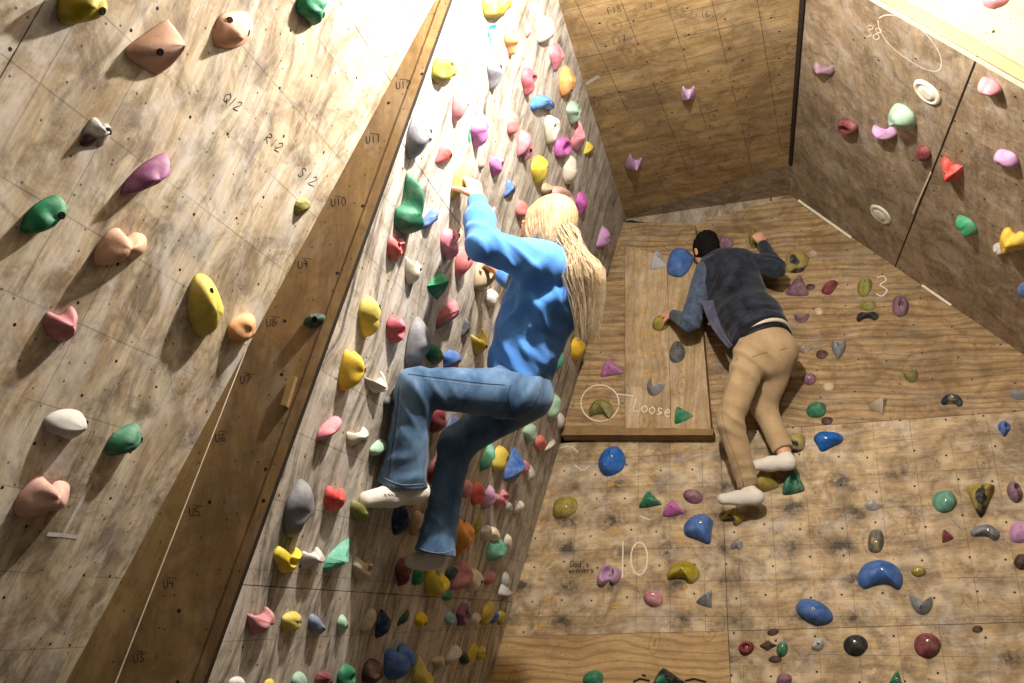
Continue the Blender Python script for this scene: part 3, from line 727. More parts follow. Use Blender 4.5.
D 941 392 963 407 -8 bean nvm d b=0,.3 | navy and mustard bean hold near the right edge
D 998 419 1011 437 0 drop blu j b=0 | small blue drop hold near the right edge
D 813 428 843 452 -15 drop bbl d b=0,0 | blue oval hold right of the vested person's right calf
D 786 430 805 453 0 oval myb d b=-.1,-.1 | mustard and black round hold behind the vested person's right heel
D 821 416 833 425 0 oval bro d b=0 H=.2 | brown oval spot above the blue oval hold by the calf
D 596 443 625 476 0 oval bbl d b=.2,0 | round blue hold right of the middle wall, below the raised boards
D 551 494 577 518 5 blok mus d b=.3,-.3 | mustard yellow hold next to the corner, below the round blue one
D 587 397 613 419 -12 bean oli d b=.1,-.1 off=.09 | olive hold ringed by a chalk circle
D 600 356 623 376 8 tri mag d b=-.1,-.2 off=.09 | magenta hold above the chalk circle
D 646 374 665 396 -25 cres gra w b=0 off=.09 | grey hook hold above the chalk word
D 674 404 693 424 25 tri gre w b=.2,.3 off=.09 | green pointed hold at the end of the chalk word
D 651 312 669 331 0 oval mus d b=0 H=.6 off=.09 | mustard hold gripped by the vested person's left hand
D 667 338 689 369 0 oval dgr d b=.2,.3 H=.5 off=.04 | dark grey oval hold hanging below the vested person's left elbow
D 638 489 662 507 5 tri gre d b=.2,0 | green pointed hold below the raised boards, left of the magenta one
D 662 497 685 516 5 tri mag d b=.0,-.2 | magenta pointed hold left of the blue one near the vested person's foot
D 682 487 703 504 -15 oval mau d b=0,0 | chalky mauve oval hold above the magenta pointed one
D 682 511 712 544 30 drop bbl d b=.2,.2 | blue teardrop hold below left of the vested person's lower foot
D 720 506 745 526 -35 bone myb d b=0 | black and mustard hold under the vested person's lower foot
D 752 465 779 493 10 tri mus d b=0 H=.5 | mustard hold under the vested person's upper foot
D 782 460 805 495 5 tri gre j p=.2,-.2,.3,.6 b=.1,.5 | green pocketed hold right of the vested person's upper foot
D 665 560 699 584 -18 bean mus d b=0,0 | mustard yellow hold right of the chalk number 10
D 642 589 663 607 -12 oval pin d b=.1,.1 | dusty pink oval hold below the chalk number 10
D 695 588 712 608 -25 tri gra w b=.0,0 | grey angular hold right of the dusty pink oval
D 596 562 621 586 -8 lobe lil r b=.1,0;.4,-.1 | lilac grey holed hold left of the chalk number 10
D 730 537 743 550 -20 lobe gra w b=0 | small grey hooked hold below the vested person's lower foot
D 795 596 833 625 -20 oval bbl d b=.0,.0 | blue oval hold in the lower middle of back wall
D 857 557 903 590 0 bean bbl d b=.1,.2 H=.35 | largest blue hold, kidney-shaped, low on the back wall
D 868 527 884 553 0 blok grm d b=0,-.3 | grey and tan capsule hold above the largest blue one
D 911 565 926 577 0 oval mus d b=0,0 | small mustard hold right of the largest blue one
D 909 591 933 615 0 cres gra w b=0,-.4 | grey crescent hold right and below the largest blue one
D 970 523 1000 541 -15 bean gra d b=.2,0 | grey bean-shaped hold near the lower right edge
D 942 528 954 543 20 tri dkr w b=0 | small dark red three-cornered hold left of the grey bean
D 967 480 995 518 -60 tri myb d b=0 | mustard and black three-cornered hold above the grey bean
D 932 487 957 513 0 oval sea d b=.0,-.2 | sea green round hold left of the mustard and black three-cornered one
D 1007 479 1023 503 8 oval mau j b=.1,-.6 | dusky mauve long hold at the right edge
D 1010 519 1032 543 0 blok lil d b=0 | chalky lilac hold cut by the right edge
D 914 631 941 658 0 oval dkp d b=.1,.2 | dark red round hold low on the right of the back wall
D 843 633 868 656 0 oval bla d b=.0,.1 | black round hold between the blue oval and the dark red one
D 738 640 754 655 0 oval dkr r b=.1,.1 | red brown ring-like hold beside the lower board seam
D 759 640 777 651 0 dia bro d b=0 H=.2 | brown diamond spot right of the red brown ring-like hold
D 776 640 788 657 0 oval gre d b=0,.2 | small green capsule hold right of the brown diamond spot
D 767 628 779 636 5 oval bro d b=0 H=.2 | dark brown oval spot above the small green capsule hold
D 768 655 782 663 0 oval bro d b=0 H=.2 | dark brown oval spot below the small green capsule hold
D 776 672 792 687 0 oval mau d b=0 | mauve hold cut by the bottom edge under the small green capsule
D 811 637 824 651 -15 blok lgr d b=.1,0 | small pale grey block hold left of the black round one
D 888 669 904 688 -5 tri gre w b=.1,-.2 | green three-cornered hold at the bottom edge right of black round one
D 581 669 604 688 0 oval gre d b=0 | green hold cut by the bottom edge beside the middle wall
D 650 666 685 688 10 tri blg d b=0 | black and green hold at the bottom edge on the new board
D 1014 552 1030 570 0 oval bro d b=0 | dark purple brown hold cut by the right edge
D 865 497 884 511 -10 horn lgr w b=.1,.2 | grey white horned hold in the middle right of back wall
D 972 625 983 633 0 oval bro d b=0 H=.2 | dark brown oval spot right of the dark red round hold
D 1010 387 1028 400 10 horn gra w b=0 | grey hold at the right edge above the small blue drop
D 771 374 788 393 0 oval bla d b=0 | black hold peeking out behind the vested person's thigh
F 807 64 834 78 -8 bone mau h b=0 | dusky purple horned hold in the upper left of right wall
F 836 120 858 135 0 oval dkr r b=0 | dark red hold below the dusky purple horned one
F 868 126 897 142 12 bone lil d b=0 | lilac bone-shaped hold left under the mint green one
F 883 105 915 134 -20 bean min d b=-.2,-.3 H=.5 | mint green bean-shaped hold on the right wall
F 914 146 931 163 10 blok dkr d b=.2,0 | small red hold below the mint green one
F 936 158 963 187 -20 heart red f b=0,.3 | bright red knobbly hold left of the lilac one
F 975 79 1002 98 -8 oval pin d b=.4,-.4 H=.5 | pink round hold right of the white ring on right wall
F 990 151 1019 169 0 bean lil d b=0 | lilac saddle-shaped hold near the right edge
F 953 217 977 237 -15 oval fgr d b=0 | green oval hold in the middle of the right wall
F 994 230 1030 256 8 lobe bye d b=0 | yellow lobed hold at the right edge
F 990 243 1007 258 30 blok whi f b=0 | small white faceted hold touching the yellow lobed one
F 1015 283 1034 301 0 oval blu d b=0 | blue hold cut by the right edge
F 912 80 941 106 -35 ring cre r b=.5,-.1 H=.14 name=ring_hold cat=climbing_hold | large cream ring-shaped hold above the mint green one
F 869 205 891 225 -38 ring cre r b=.1,-.3 H=.12 name=ring_hold cat=climbing_hold | smaller cream ring-shaped hold low on the right wall
G 979 -14 1010 8 0 oval pin d b=0 off=.075 name=climbing_hold | pink hold alone on the bright upper board, top edge
E 681 86 696 107 0 bone lil h b=.1,.5 | lilac pink knobbly hold, upper of two on the ceiling
E 625 154 642 177 -20 bone lil h b=0 | lilac pink knobbly hold, lower of two, near middle wall
'''
for _i, _l in enumerate([l for l in HOLDS.strip().split('\n') if l.strip()]): make_hold(_l, _i)
# ------------------------------------------------------------------ signed-distance sculpting -> one continuous mesh
f4 = np.float32
def seg(a, b, ra, rb, W=None, da=None, db=None):
    """tapered limb piece; with W an elliptical section (ra/rb along W, da/db across)"""
    return ('s', np.array(a, f4), np.array(b, f4), ra, rb, None if W is None else np.array(W, f4), da if da else ra, db if db else rb)
def ell(c, r, M=None):
    return ('e', np.array(c, f4), np.array(r, f4), np.eye(3, dtype=f4) if M is None else np.array(M, f4))
def pd(pr, p):
    if pr[0] == 's':
        _, a, b, ra, rb, W, da, db = pr
        ab = b-a; L2_ = float(ab@ab)+1e-9; L_ = math.sqrt(L2_)
        q = p-a; t = np.clip((q@ab)/L2_, 0, 1)
        q = q-t[:, None]*ab; r = ra+(rb-ra)*t
        if W is None: return np.sqrt((q*q).sum(1))-r
        z = ab/L_; w = W-z*(W@z); w = w/np.linalg.norm(w); d_ = np.cross(z, w)
        rd = da+(db-da)*t; m = np.minimum(r, rd)
        return (np.sqrt((q@w/r)**2+(q@d_/rd)**2+(q@z/m)**2)-1)*m
    _, c, r, M = pr
    q = (p-c)@M.T; k0 = np.sqrt(((q/r)**2).sum(1)); k1 = np.sqrt(((q/(r*r))**2).sum(1))+1e-9
    return k0*(k0-1)/k1
def smin(a, b, k):
    hh = np.clip(.5+.5*(b-a)/k, 0, 1); return b*(1-hh)+a*hh-k*hh*(1-hh)
def union(prims, k):
    def f(p):
        d = None
        for pr in prims:
            e_ = pr(p) if callable(pr) else pd(pr, p)
            d = e_ if d is None else smin(d, e_, k)
        return d
    return f
def folds(p, c, d, freq, amp, rad, warp=.6):
    q = p-np.array(c, f4); s = q@np.array(n_(d), f4)
    w_ = np.sin(q[:, 0]*23+q[:, 2]*17)*warp+np.sin(q[:, 1]*31+q[:, 2]*9)*warp
    x = .5+.5*np.cos(freq*1.6*s+w_)
    return amp*(1.5*x*x-.45)*np.exp(-(q*q).sum(1)/rad**2)
def wob(p, f, a):
    return a*(np.sin(f*p[:, 0]+2.1*np.sin(f*.7*p[:, 2]))*np.sin(f*.9*p[:, 1]+1.7*np.sin(f*.8*p[:, 0]))+.5*np.sin(f*2.1*p[:, 2]+1.3*np.sin(f*1.9*p[:, 1])))
def half(a, nrm):      # keep the side nrm points away from
    a = np.array(a, f4); nrm = np.array(n_(nrm), f4)
    return lambda p: (p-a)@nrm
def mesh_sdf(fn, prims, vox, pad=.03):
    lo = np.full(3, 1e9); hi = -lo
    for pr in prims:
        if pr[0] == 's':
            for q, r in ((pr[1], max(pr[3], pr[6])), (pr[2], max(pr[4], pr[7]))): lo = np.minimum(lo, q-r); hi = np.maximum(hi, q+r)
        else: lo = np.minimum(lo, pr[1]-pr[2].max()); hi = np.maximum(hi, pr[1]+pr[2].max())
    lo -= pad; hi += pad
    Bn = 8; bs = Bn*vox; nb = np.ceil((hi-lo)/bs).astype(int)
    gx = np.stack(np.meshgrid(*[np.arange(n) for n in nb], indexing='ij'), -1).reshape(-1, 3)
    cen = (lo+(gx+.5)*bs).astype(f4)
    dc = np.concatenate([fn(cen[i:i+200000]) for i in range(0, len(cen), 200000)])
    act = gx[np.abs(dc) < bs*.5*1.75+.008]
    loc_ = np.stack(np.meshgrid(*[np.arange(Bn+1)]*3, indexing='ij'), -1).reshape(-1, 3)
    cells = {}
    K, Vv, Q = [], [], []
    off = [(i, j, k) for i in (0, 1) for j in (0, 1) for k in (0, 1)]
    dims = nb*Bn+2
    key = lambda c: (c[..., 0].astype(np.int64)*dims[1]+c[..., 1])*dims[2]+c[..., 2]
    edges = []
    for i0 in range(0, len(act), 400):
        blk = act[i0:i0+400]
        gi = blk[:, None, :]*Bn+loc_[None]
        P = (lo+gi*vox).reshape(-1, 3).astype(f4)
        d = fn(P).reshape(len(blk), Bn+1, Bn+1, Bn+1)
        d = np.where(np.abs(d) < 1e-7, 1e-7, d)
        c8 = np.stack([d[:, a:a+Bn, b:b+Bn, c:c+Bn] for a, b, c in off], -1)
        s = c8 < 0; mixd = s.any(-1) & ~s.all(-1)
        bi, x, y, z = np.nonzero(mixd)
        if len(bi) == 0: continue
        c = c8[bi, x, y, z]; base = blk[bi]*Bn+np.stack([x, y, z], -1)
        acc = np.zeros((len(bi), 3)); cnt = np.zeros(len(bi))
        for ia in range(8):
            for ax in range(3):
                ob = list(off[ia]); 
                if ob[ax]: continue
                ob[ax] = 1; ib = off.index(tuple(ob))
                va, vb = c[:, ia], c[:, ib]; cr = (va < 0) != (vb < 0)
                t = np.where(cr, va/(va-vb+1e-20), 0)
                pt = np.tile(np.array(off[ia], float), (len(bi), 1)); pt[:, ax] += t
                acc += pt*cr[:, None]; cnt += cr
                if ia == 0:      # edges leaving the cell corner carry the quads
                    idx = np.nonzero(cr)[0]
                    if len(idx): edges.append(np.concatenate([base[idx], np.full((len(idx), 1), ax), (va[idx] < 0)[:, None]], 1))
        K.append(key(base)); Vv.append(lo+(base+acc/cnt[:, None])*vox)
    K = np.concatenate(K); V = np.concatenate(Vv)
    K, ui = np.unique(K, return_index=True); V = V[ui]
    E2 = np.unique(np.concatenate(edges).astype(int), axis=0)
    F = []
    for ax in range(3):
        e2 = E2[E2[:, 3] == ax]; b_ = e2[:, :3]
        u_, v_ = [(1, 2), (2, 0), (0, 1)][ax]
        eu = np.zeros(3, int); eu[u_] = 1; ev = np.zeros(3, int); ev[v_] = 1
        quad = np.stack([b_, b_-eu, b_-eu-ev, b_-ev], 1)
        kk = key(quad); ii = np.searchsorted(K, kk); ii = np.clip(ii, 0, len(K)-1)
        ok = (K[ii] == kk).all(1)
        q = ii[ok]; fl = e2[ok, 4] == 0
        q[fl] = q[fl][:, ::-1]; F.append(q)
    F = np.concatenate(F)
    return V, F
def sculpt(name, fn, prims, vox, mat, parent=None, smooth=2):
    V, F = mesh_sdf(fn, prims, vox)
    me = bpy.data.meshes.new(name)
    me.vertices.add(len(V)); me.loops.add(len(F)*4); me.polygons.add(len(F))
    me.loops.foreach_set('vertex_index', F.ravel().astype(np.int32))
    me.polygons.foreach_set('loop_start', (np.arange(len(F))*4).astype(np.int32))
    # light smoothing of the net
    if smooth:
        ed = np.concatenate([F[:, [0, 1]], F[:, [1, 2]], F[:, [2, 3]], F[:, [3, 0]]])
        for _ in range(smooth):
            acc = np.zeros_like(V); cn = np.zeros(len(V))
            np.add.at(acc, ed[:, 0], V[ed[:, 1]]); np.add.at(cn, ed[:, 0], 1)
            V = V*.5+.5*acc/np.maximum(cn, 1)[:, None]
    me.vertices.foreach_set('co', V.ravel().astype(f4))
    me.update(calc_edges=True); me.validate()
    me.polygons.foreach_set('use_smooth', [True]*len(me.polygons))
    me.materials.append(mat)
    o = bpy.data.objects.new(name, me); COL.objects.link(o)
    if parent: par(o, parent)
    return o
def hand(w, Y, Z, thumb_side, s=1., curl=(50, 55, 35), spread=.06, tc=25):
    """w wrist, Y towards the fingers, Z the way the palm faces; thumb_side +1/-1 along Z x Y"""
    w = np.array(w, float); Y = n_(Y); Z = n_(np.array(Z)-Y*np.dot(Z, Y)); X = np.cross(Y, Z)*thumb_side
    pr = [seg(w, w+Y*.03*s, .021*s, .028*s, X, .016*s, .016*s), seg(w+Y*.03*s, w+Y*.076*s, .032*s, .037*s, X, .015*s, .012*s)]
    for k, (l, r, x) in enumerate(((.066, .0088, .029), (.075, .009, .010), (.069, .0085, -.009), (.054, .0075, -.027))):
        o = w+Y*(.076-.006*abs(x-.01)/.03)*s+X*x*s; a = 0; dirn = n_(Y+X*x*spread*14); 
        for j, (fl, c) in enumerate(zip((.46, .30, .24), curl)):
            a += R(c*(1+.07*k)); q = dirn*math.cos(a)+Z*math.sin(a)
            e_ = o+q*l*fl*s; pr.append(seg(o, e_, r*s*(1-.1*j), r*s*(.92-.1*j))); o = e_
    o = w+Y*.02*s+X*.024*s
    for j, (l, r) in enumerate(((.036, .0125), (.030, .0100), (.024, .0085))):
        a = R(tc*(j+.4)); q = n_(X*.75*math.cos(a)+Y*.75+Z*(.35+math.sin(a)))
        e_ = o+q*l*s; pr.append(seg(o, e_, r*s, r*s*.9)); o = e_
    return pr
def head(c, fwd, up, s=1.):
    """head with brow, eye sockets, nose, lips, chin and ears; c = centre of the skull"""
    fwd = n_(fwd); up = n_(np.array(up)-fwd*np.dot(up, fwd)); rt = np.cross(fwd, up)
    M = np.stack([rt, fwd, up])
    P = lambda x, y, z: c+(rt*x+fwd*y+up*z)*s
    add = [ell(P(0, -.012, .018), np.array([.074, .092, .088])*s, M), ell(P(0, .030, -.035), np.array([.058, .062, .072])*s, M),
           ell(P(0, .068, -.092), np.array([.024, .018, .016])*s, M), seg(P(0, .088, .0), P(0, .104, -.030), .008*s, .0125*s),
           ell(P(.014, .094, -.032), np.array([.008, .009, .007])*s, M), ell(P(-.014, .094, -.032), np.array([.008, .009, .007])*s, M),
           seg(P(-.030, .080, .022), P(.030, .080, .022), .009*s, .009*s),
           ell(P(0, .088, -.055), np.array([.022, .009, .005])*s, M), ell(P(0, .086, -.065), np.array([.020, .009, .006])*s, M),
           ell(P(.035, .060, -.025), np.array([.02, .022, .02])*s, M), ell(P(-.035, .060, -.025), np.array([.02, .022, .02])*s, M)]
    ears = [ell(P(sx*.077, -.004, -.012), np.array([.009, .019, .031])*s, M) for sx in (1, -1)]
    eyes = [ell(P(sx*.031, .076, .002), np.array([.0135, .0125, .0125])*s, M) for sx in (1, -1)]
    sock = [ell(P(sx*.032, .092, .004), np.array([.017, .013, .011])*s, M) for sx in (1, -1)]
    fa, fe, fs, fy = union(add, .012*s), union(ears, .004), union(sock, .002), union(eyes, .001)
    def f(p):
        d = fa(p); d = -smin(-d, fs(p), .008*s) if False else np.maximum(d, -fs(p)+0.0)
        d = smin(d, fe(p), .006*s); return smin(d, fy(p), .002*s)
    return f, add+ears, P
def tube(pts, r0, r1, k=5, caps=True):
    pts = [np.array(p, float) for p in pts]; vs, fs = [], []
    n = len(pts); prev = None
    for i, p in enumerate(pts):
        t = n_(pts[min(i+1, n-1)]-pts[max(i-1, 0)]); a = np.array([0, 0, 1.]) if abs(t[2]) < .9 else np.array([1., 0, 0])
        if prev is not None: a = prev
        u = n_(a-t*np.dot(a, t)); v = np.cross(t, u); prev = u
        r = r0+(r1-r0)*i/(n-1)
        for j in range(k):
            th = 2*math.pi*j/k; vs.append(p+(u*math.cos(th)+v*math.sin(th))*r)
    for i in range(n-1): fs += [(i*k+j, i*k+(j+1) % k, (i+1)*k+(j+1) % k, (i+1)*k+j) for j in range(k)]
    if caps: fs += [tuple(range(k)), tuple((n-1)*k+j for j in range(k))]
    return vs, fs
def merge(parts):
    V, F = [], []
    for v, f in parts:
        o = len(V); V += list(v); F += [tuple(i+o for i in q) for q in f]
    return V, F
def spline(P, n):
    P = np.array(P, float); Q = np.vstack([2*P[0]-P[1], P, 2*P[-1]-P[-2]]); out = []
    m = len(P)-1
    for t in np.linspace(0, m-1e-6, n):
        i = int(t); u = t-i; a, b, c, d = Q[i], Q[i+1], Q[i+2], Q[i+3]
        out.append(.5*((2*b)+(-a+c)*u+(2*a-5*b+4*c-d)*u*u+(-a+3*b-3*c+d)*u**3))
    return np.array(out)
from mathutils.bvhtree import BVHTree
def on_surface(objs, px, lift=.0008):
    """points of an outline carried onto the cloth seen there"""
    out = []
    trees = [BVHTree.FromPolygons([v.co for v in o.data.vertices], [p.vertices for p in o.data.polygons]) for o in objs]
    for x, y in px:
        d = Vector(n_(ray(x, y)).tolist()); best = None
        for t in trees:
            hp, nn, _, dist = t.ray_cast(Vector(CAM.tolist()), d)
            if hp is not None and (best is None or dist < best[0]): best = (dist, hp, nn)
        if best: out.append(np.array(best[1])-np.array(d)*lift)
    return out
# ------------------------------------------------------------------ the two climbers
def cloth_mat(name, c1, c2, scale=9, weave=220, rough=.85, wv=.35, stretch=(1, 1, 1)):
    t = NT(name); ob = t.tc.outputs['Object']
    n = t.noise(t.map(stretch), scale, 5, .6, .3); f = t.noise(ob, weave, 2, .5)
    col = t.mix(t.ramp(n, [(.35, 0.), (.65, 1.)]), hexc(c1), hexc(c2))
    col = t.mix(t.ramp(f, [(.4, .18), (.6, 0.)]), col, tuple(x*.45 for x in hexc(c1)[:3])+(1,))
    t.set(Base_Color=col, Roughness=rough); t.b.inputs['Specular IOR Level'].default_value = .2
    t.b.inputs['Sheen Weight'].default_value = .15
    t.bump(f, wv, .0015); return t.m
M_SKIN = plain('skin', '#d9a283', .55, .35, .05, 14); M_SKIN.node_tree.nodes['Principled BSDF'].inputs['Subsurface Weight'].default_value = .08
M_SKIN.node_tree.nodes['Principled BSDF'].inputs['Subsurface Radius'].default_value = (.02, .008, .004)
M_SWEAT = cloth_mat('blue sweatshirt', '#4680cc', '#568fd8', 5, 260)
M_RIB = cloth_mat('blue ribbing', '#4680ca', '#5290d6', 5, 300, .85, .6)
M_JEAN = cloth_mat('blue denim', '#304c6c', '#6c8aa9', 7, 320, .8, .45, (1, 1, .6))
M_SOCK = cloth_mat('white sock', '#cfc8bc', '#e0dad0', 6, 260)
M_SOCKB = cloth_mat('beige sock', '#cbbd9e', '#ddd0b4', 6, 260)
M_VEST = cloth_mat('dark camouflage vest', '#0c0e13', '#323945', 11, 200, .8)
M_SLEEVE = cloth_mat('dark grey blue knit', '#3b4657', '#56647a', 30, 240)
M_NAVY = cloth_mat('dark navy knit', '#1d222c', '#2c3340', 30, 240)
M_CHINO = cloth_mat('tan chinos', '#a48a66', '#b99e78', 8, 260)
M_BELT = plain('navy belt', '#15171f', .5, .4)
M_THREAD = plain('seam thread', '#8f98a3', .8, .1); M_DKT = plain('dark print', '#2a2723', .8, .1)
M_SEAM = plain('denim seam', '#27405e', .85, .1, .1); M_TSEAM = plain('chino seam', '#957a56', .85, .1, .1)
M_SHIRT = cloth_mat('pale undershirt', '#c9b8a6', '#d8cabb'); M_GREYH = cloth_mat('grey lilac hoodie', '#45465a', '#5a5b6b')
def hairmat(name, c1, c2, c3):
    t = NT(name); n = t.noise(t.map((1, 1, 1)), 38, 4, .6)
    n2 = t.noise(t.map((160, 160, 14)), 1.2, 3, .6)
    col = t.mix(t.ramp(n, [(.35, 0.), (.6, 1.)]), hexc(c1), hexc(c2)); col = t.mix(t.ramp(n2, [(.45, 0.), (.6, .7)]), col, hexc(c3))
    t.set(Base_Color=col, Roughness=.6); t.b.inputs['Specular IOR Level'].default_value = .25
    t.bump(n2, .35, .002); return t.m
M_BLOND = hairmat('blonde hair', '#7a6048', '#a38562', '#c4a882'); M_BLOND2 = hairmat('loose blonde hair', '#a58862', '#cbb290', '#e2d2b4'); M_BLACK = hairmat('black hair', '#0c0b0b', '#15120f', '#1d1915')  # loose strands get a paler copy of the blonde, brightened against shade
Fw = -N; Rt = h                                       # she faces the wall, her right side is away from us
M_BLACK.node_tree.nodes['Principled BSDF'].inputs['Roughness'].default_value = .9; M_BLACK.node_tree.nodes['Principled BSDF'].inputs['Specular IOR Level'].default_value = .12
def person(name, P, label, cat='person'):
    o = bpy.data.objects.new(name, None); COL.objects.link(o); o.location = P; o.empty_display_size = .2
    tag(o, label, cat); return o
def seams(name, objs, lines, r, mat, parent, n=24, lift=.0006):
    parts = []
    for L_ in lines:
        q = on_surface(objs, [tuple(a) for a in spline(L_, n)], lift)
        if len(q) > 3:
            q = [a for i, a in enumerate(q) if i == 0 or np.linalg.norm(a-q[i-1]) < .06]
            if len(q) > 3: parts.append(tube(q, r, r, 4))
    if parts:
        V, F = merge(parts); return mesh_obj(name, V, F, mat, None, parent, True)
# ---- woman
Ls, Le, Lw = PT(546, 265, 3.30), PT(483, 246, 3.20), PT(477, 200, 3.38)
Rs, Re, Rw = PT(566, 272, 3.60), PT(538, 300, 3.70), PT(500, 272, 3.80)
Lh, Rh = PT(514, 394, 3.36), PT(530, 396, 3.55)
Lk, La = PT(416, 387, 3.20), PT(403, 478, 3.23)
Rk, Ra = PT(456, 444, 3.50), PT(436, 546, 3.42)
Lt, Ltoe = PT(419, 491, 3.25), PT(369, 499, 3.14)
Rheel, Rtoe = PT(437, 559, 3.46), PT(413, 561, 3.44)
ch, wa, pel = PT(546, 300, 3.45), PT(530, 352, 3.46), PT(521, 386, 3.46)
nk, hd = PT(555, 258, 3.45), PT(545, 228, 3.42)
hf = n_(-N*.94+h*.30+U*.10); hu = n_(U*.95-N*.05+h*.05)
W = person('person', PT(440, 570, 3.46), 'person with long blonde hair in a blue sweatshirt and flared jeans, climbing the middle wall')
hfn, hpr, HP = head(hd, hf, hu, .98)
bodyp = [seg(nk-U*.03, hd-U*.03, .05, .048), seg(Ls, Rs, .055, .055), seg(ch, wa, .16, .12, Rt, .11, .09), seg(wa, pel, .12, .13, Rt, .09, .09), seg((Ls+Rs)/2, ch, .15, .16, Rt, .08, .11),
         seg(Ls, Le, .045, .036), seg(Le, Lw, .035, .024), seg(Rs, Re, .045, .036), seg(Re, Rw, .035, .024),
         seg(Lh, Lk, .080, .052), seg(Lk, La, .050, .036), seg(Rh, Rk, .080, .052), seg(Rk, Ra, .050, .036),
         seg(La, Lt, .030, .024), seg(Lt, Ltoe, .024, .016), seg(Ra, Rheel, .030, .024), seg(Rheel, Rtoe, .024, .016)]
LhP = hand(Lw, PT(472, 178, 3.425)-Lw, -N*.75+h*.6, 1, 1.08, (25, 60, 50)); RhP = hand(Rw, PT(489, 268, 3.83)-Rw, -N*.7-U*.5, -1, .95, (40, 55, 40))
fb, fl, fr = union(bodyp, .03), union(LhP, .0035), union(RhP, .0035)
def fW(p):
    d = fb(p); d = smin(d, hfn(p), .012); d = smin(d, fl(p), .010); return smin(d, fr(p), .010)
sculpt('body', fW, bodyp+hpr+LhP+RhP, .0040, M_SKIN, W, 1)
# sweatshirt
_x = lambda x, y, z: PT(x, y, z)
sw = [seg(_x(549, 270, 3.45), _x(546, 300, 3.45), .185, .185, Rt, .095, .135), seg(_x(546, 300, 3.45), _x(530, 335, 3.46), .180, .165, Rt, .132, .128),
      seg(_x(530, 335, 3.46), _x(521, 368, 3.46), .165, .160, Rt, .128, .124), seg(Ls, Rs, .075, .075),
      seg(nk-U*.02, nk+U*.012-N*.01, .062, .060)]
slv = [seg(Ls, Le, .080, .056), seg(Le, Le*.45+Lw*.55, .056, .050), seg(Le*.45+Lw*.55, Lw+(Le-Lw)*.06, .052, .037)]
slr = [seg(Rs, Re, .078, .064), seg(Re, Rw+(Re-Rw)*.15, .062, .042)]
fsw, fsl, fsr = union(sw, .05), union(slv, .03), union(slr, .03)
hemN = n_(_x(519, 378, 3.46)-_x(530, 345, 3.46))
def fS(p):
    d = smin(smin(fsw(p), fsl(p), .035), fsr(p), .035)
    d = np.maximum(d, (p-np.array(_x(520, 377, 3.46), f4))@np.array(hemN, f4))
    d = np.maximum(d, half(nk+U*.03, U)(p)) if False else d
    d = d-wob(p, 14, .004)
    d = d-folds(p, Le+U*.02, n_(Ls-Le)*.5+n_(Lw-Le)*.5, 52, .009, .10)-folds(p, Ls-U*.06+Fw*.03, U*.6+Fw*.7, 40, .011, .12)
    d = d-folds(p, _x(522, 345, 3.33), Fw*.8-U*.45+h*.2, 26, .013, .18, 1.2)-folds(p, _x(562, 310, 3.38), Fw*.75+U*.5, 26, .010, .15, 1.2)-folds(p, Lw+(Le-Lw)*.3, Lw-Le, 100, .005, .05)
    d = d-folds(p, _x(520, 372, 3.34), hemN*.6+Fw*.3, 48, .008, .12)
    d = d-folds(p, _x(545, 325, 3.33), Fw*.9-U*.25, 46, .006, .16, 1.6)-folds(p, _x(515, 315, 3.3), Fw*.6+U*.8, 50, .006, .11, 1.5)-folds(p, _x(520, 262, 3.22), U*.8+h*.4-Fw*.3, 60, .006, .09, 1.3)
    return d
o_sw = sculpt('sweatshirt', fS, sw+slv+slr, .0048, M_SWEAT, W, 2)
cuffp = [seg(Lw+(Le-Lw)*.28, Lw+(Le-Lw)*.02, .040, .037)]; fc = union(cuffp, .01)
cd = np.array(n_(Lw-Le), f4)
def fcuff(p): return np.maximum(np.maximum(fc(p), (p-np.array(Lw+(Le-Lw)*.02, f4))@cd), -((p-np.array(Lw+(Le-Lw)*.27, f4))@cd))-.0012*np.abs(np.sin(160*np.arctan2((p-Lw.astype(f4))@np.array(h, f4), (p-Lw.astype(f4))@np.array(N, f4))/8))
sculpt('cuff', fcuff, cuffp, .003, M_RIB, o_sw, 1)
# jeans
je = [seg(_x(524, 352, 3.46), pel, .145, .155, Rt, .100, .112), seg(Lh, Lk, .096, .070), seg(Rh, Rk, .092, .068), ell(_x(531, 396, 3.42), (.088, .088, .088))]
jl = [seg(Lk, Lk*.45+La*.55, .069, .066), seg(Lk*.45+La*.55, La+(La-Lk)*.07, .068, .090)]
jr = [seg(Rk, Rk*.45+Ra*.55, .066, .060), seg(Rk*.45+Ra*.55, Ra+(Ra-Rk)*.08, .062, .080)]
fj, fjl, fjr = union(je, .045), union(jl, .02), union(jr, .02)
top = np.array(_x(522, 372, 3.46), f4)
def fJ(p):
    l_ = np.maximum(fjl(p), (p-np.array(La, f4))@np.array(n_(La-Lk), f4)-.022)
    r_ = np.maximum(fjr(p), (p-np.array(Ra, f4))@np.array(n_(Ra-Rk), f4)-.028)
    d = smin(smin(fj(p), l_, .025), r_, .025)
    d = np.maximum(d, -((p-top)@np.array(hemN, f4))-.075)
    d = d-folds(p, Lk-U*.02, n_(La-Lk)*.6+n_(Lk-Lh)*.8, 70, .008, .10, .9)-folds(p, Lh-Fw*.0, Fw*.7+U*.4, 55, .010, .12)-folds(p, La+(Lk-La)*.12, U*.7+Fw*.5, 48, .007, .11, 1.4)
    d = d-folds(p, Rk, U*.8+Fw*.3, 60, .005, .09, 1.)-folds(p, Ra+(Rk-Ra)*.2, U*.7-Fw*.5, 50, .0045, .10, 1.4)
    return d-wob(p, 18, .0022)
o_j = sculpt('jeans', fJ, je+jl+jr, .0045, M_JEAN, W, 2)
seams('side_seam', [o_j], [[(408, 374), (440, 378), (480, 383), (505, 385)], [(399, 385), (396, 420), (391, 455), (388, 478)]], .0016, M_SEAM, o_j)
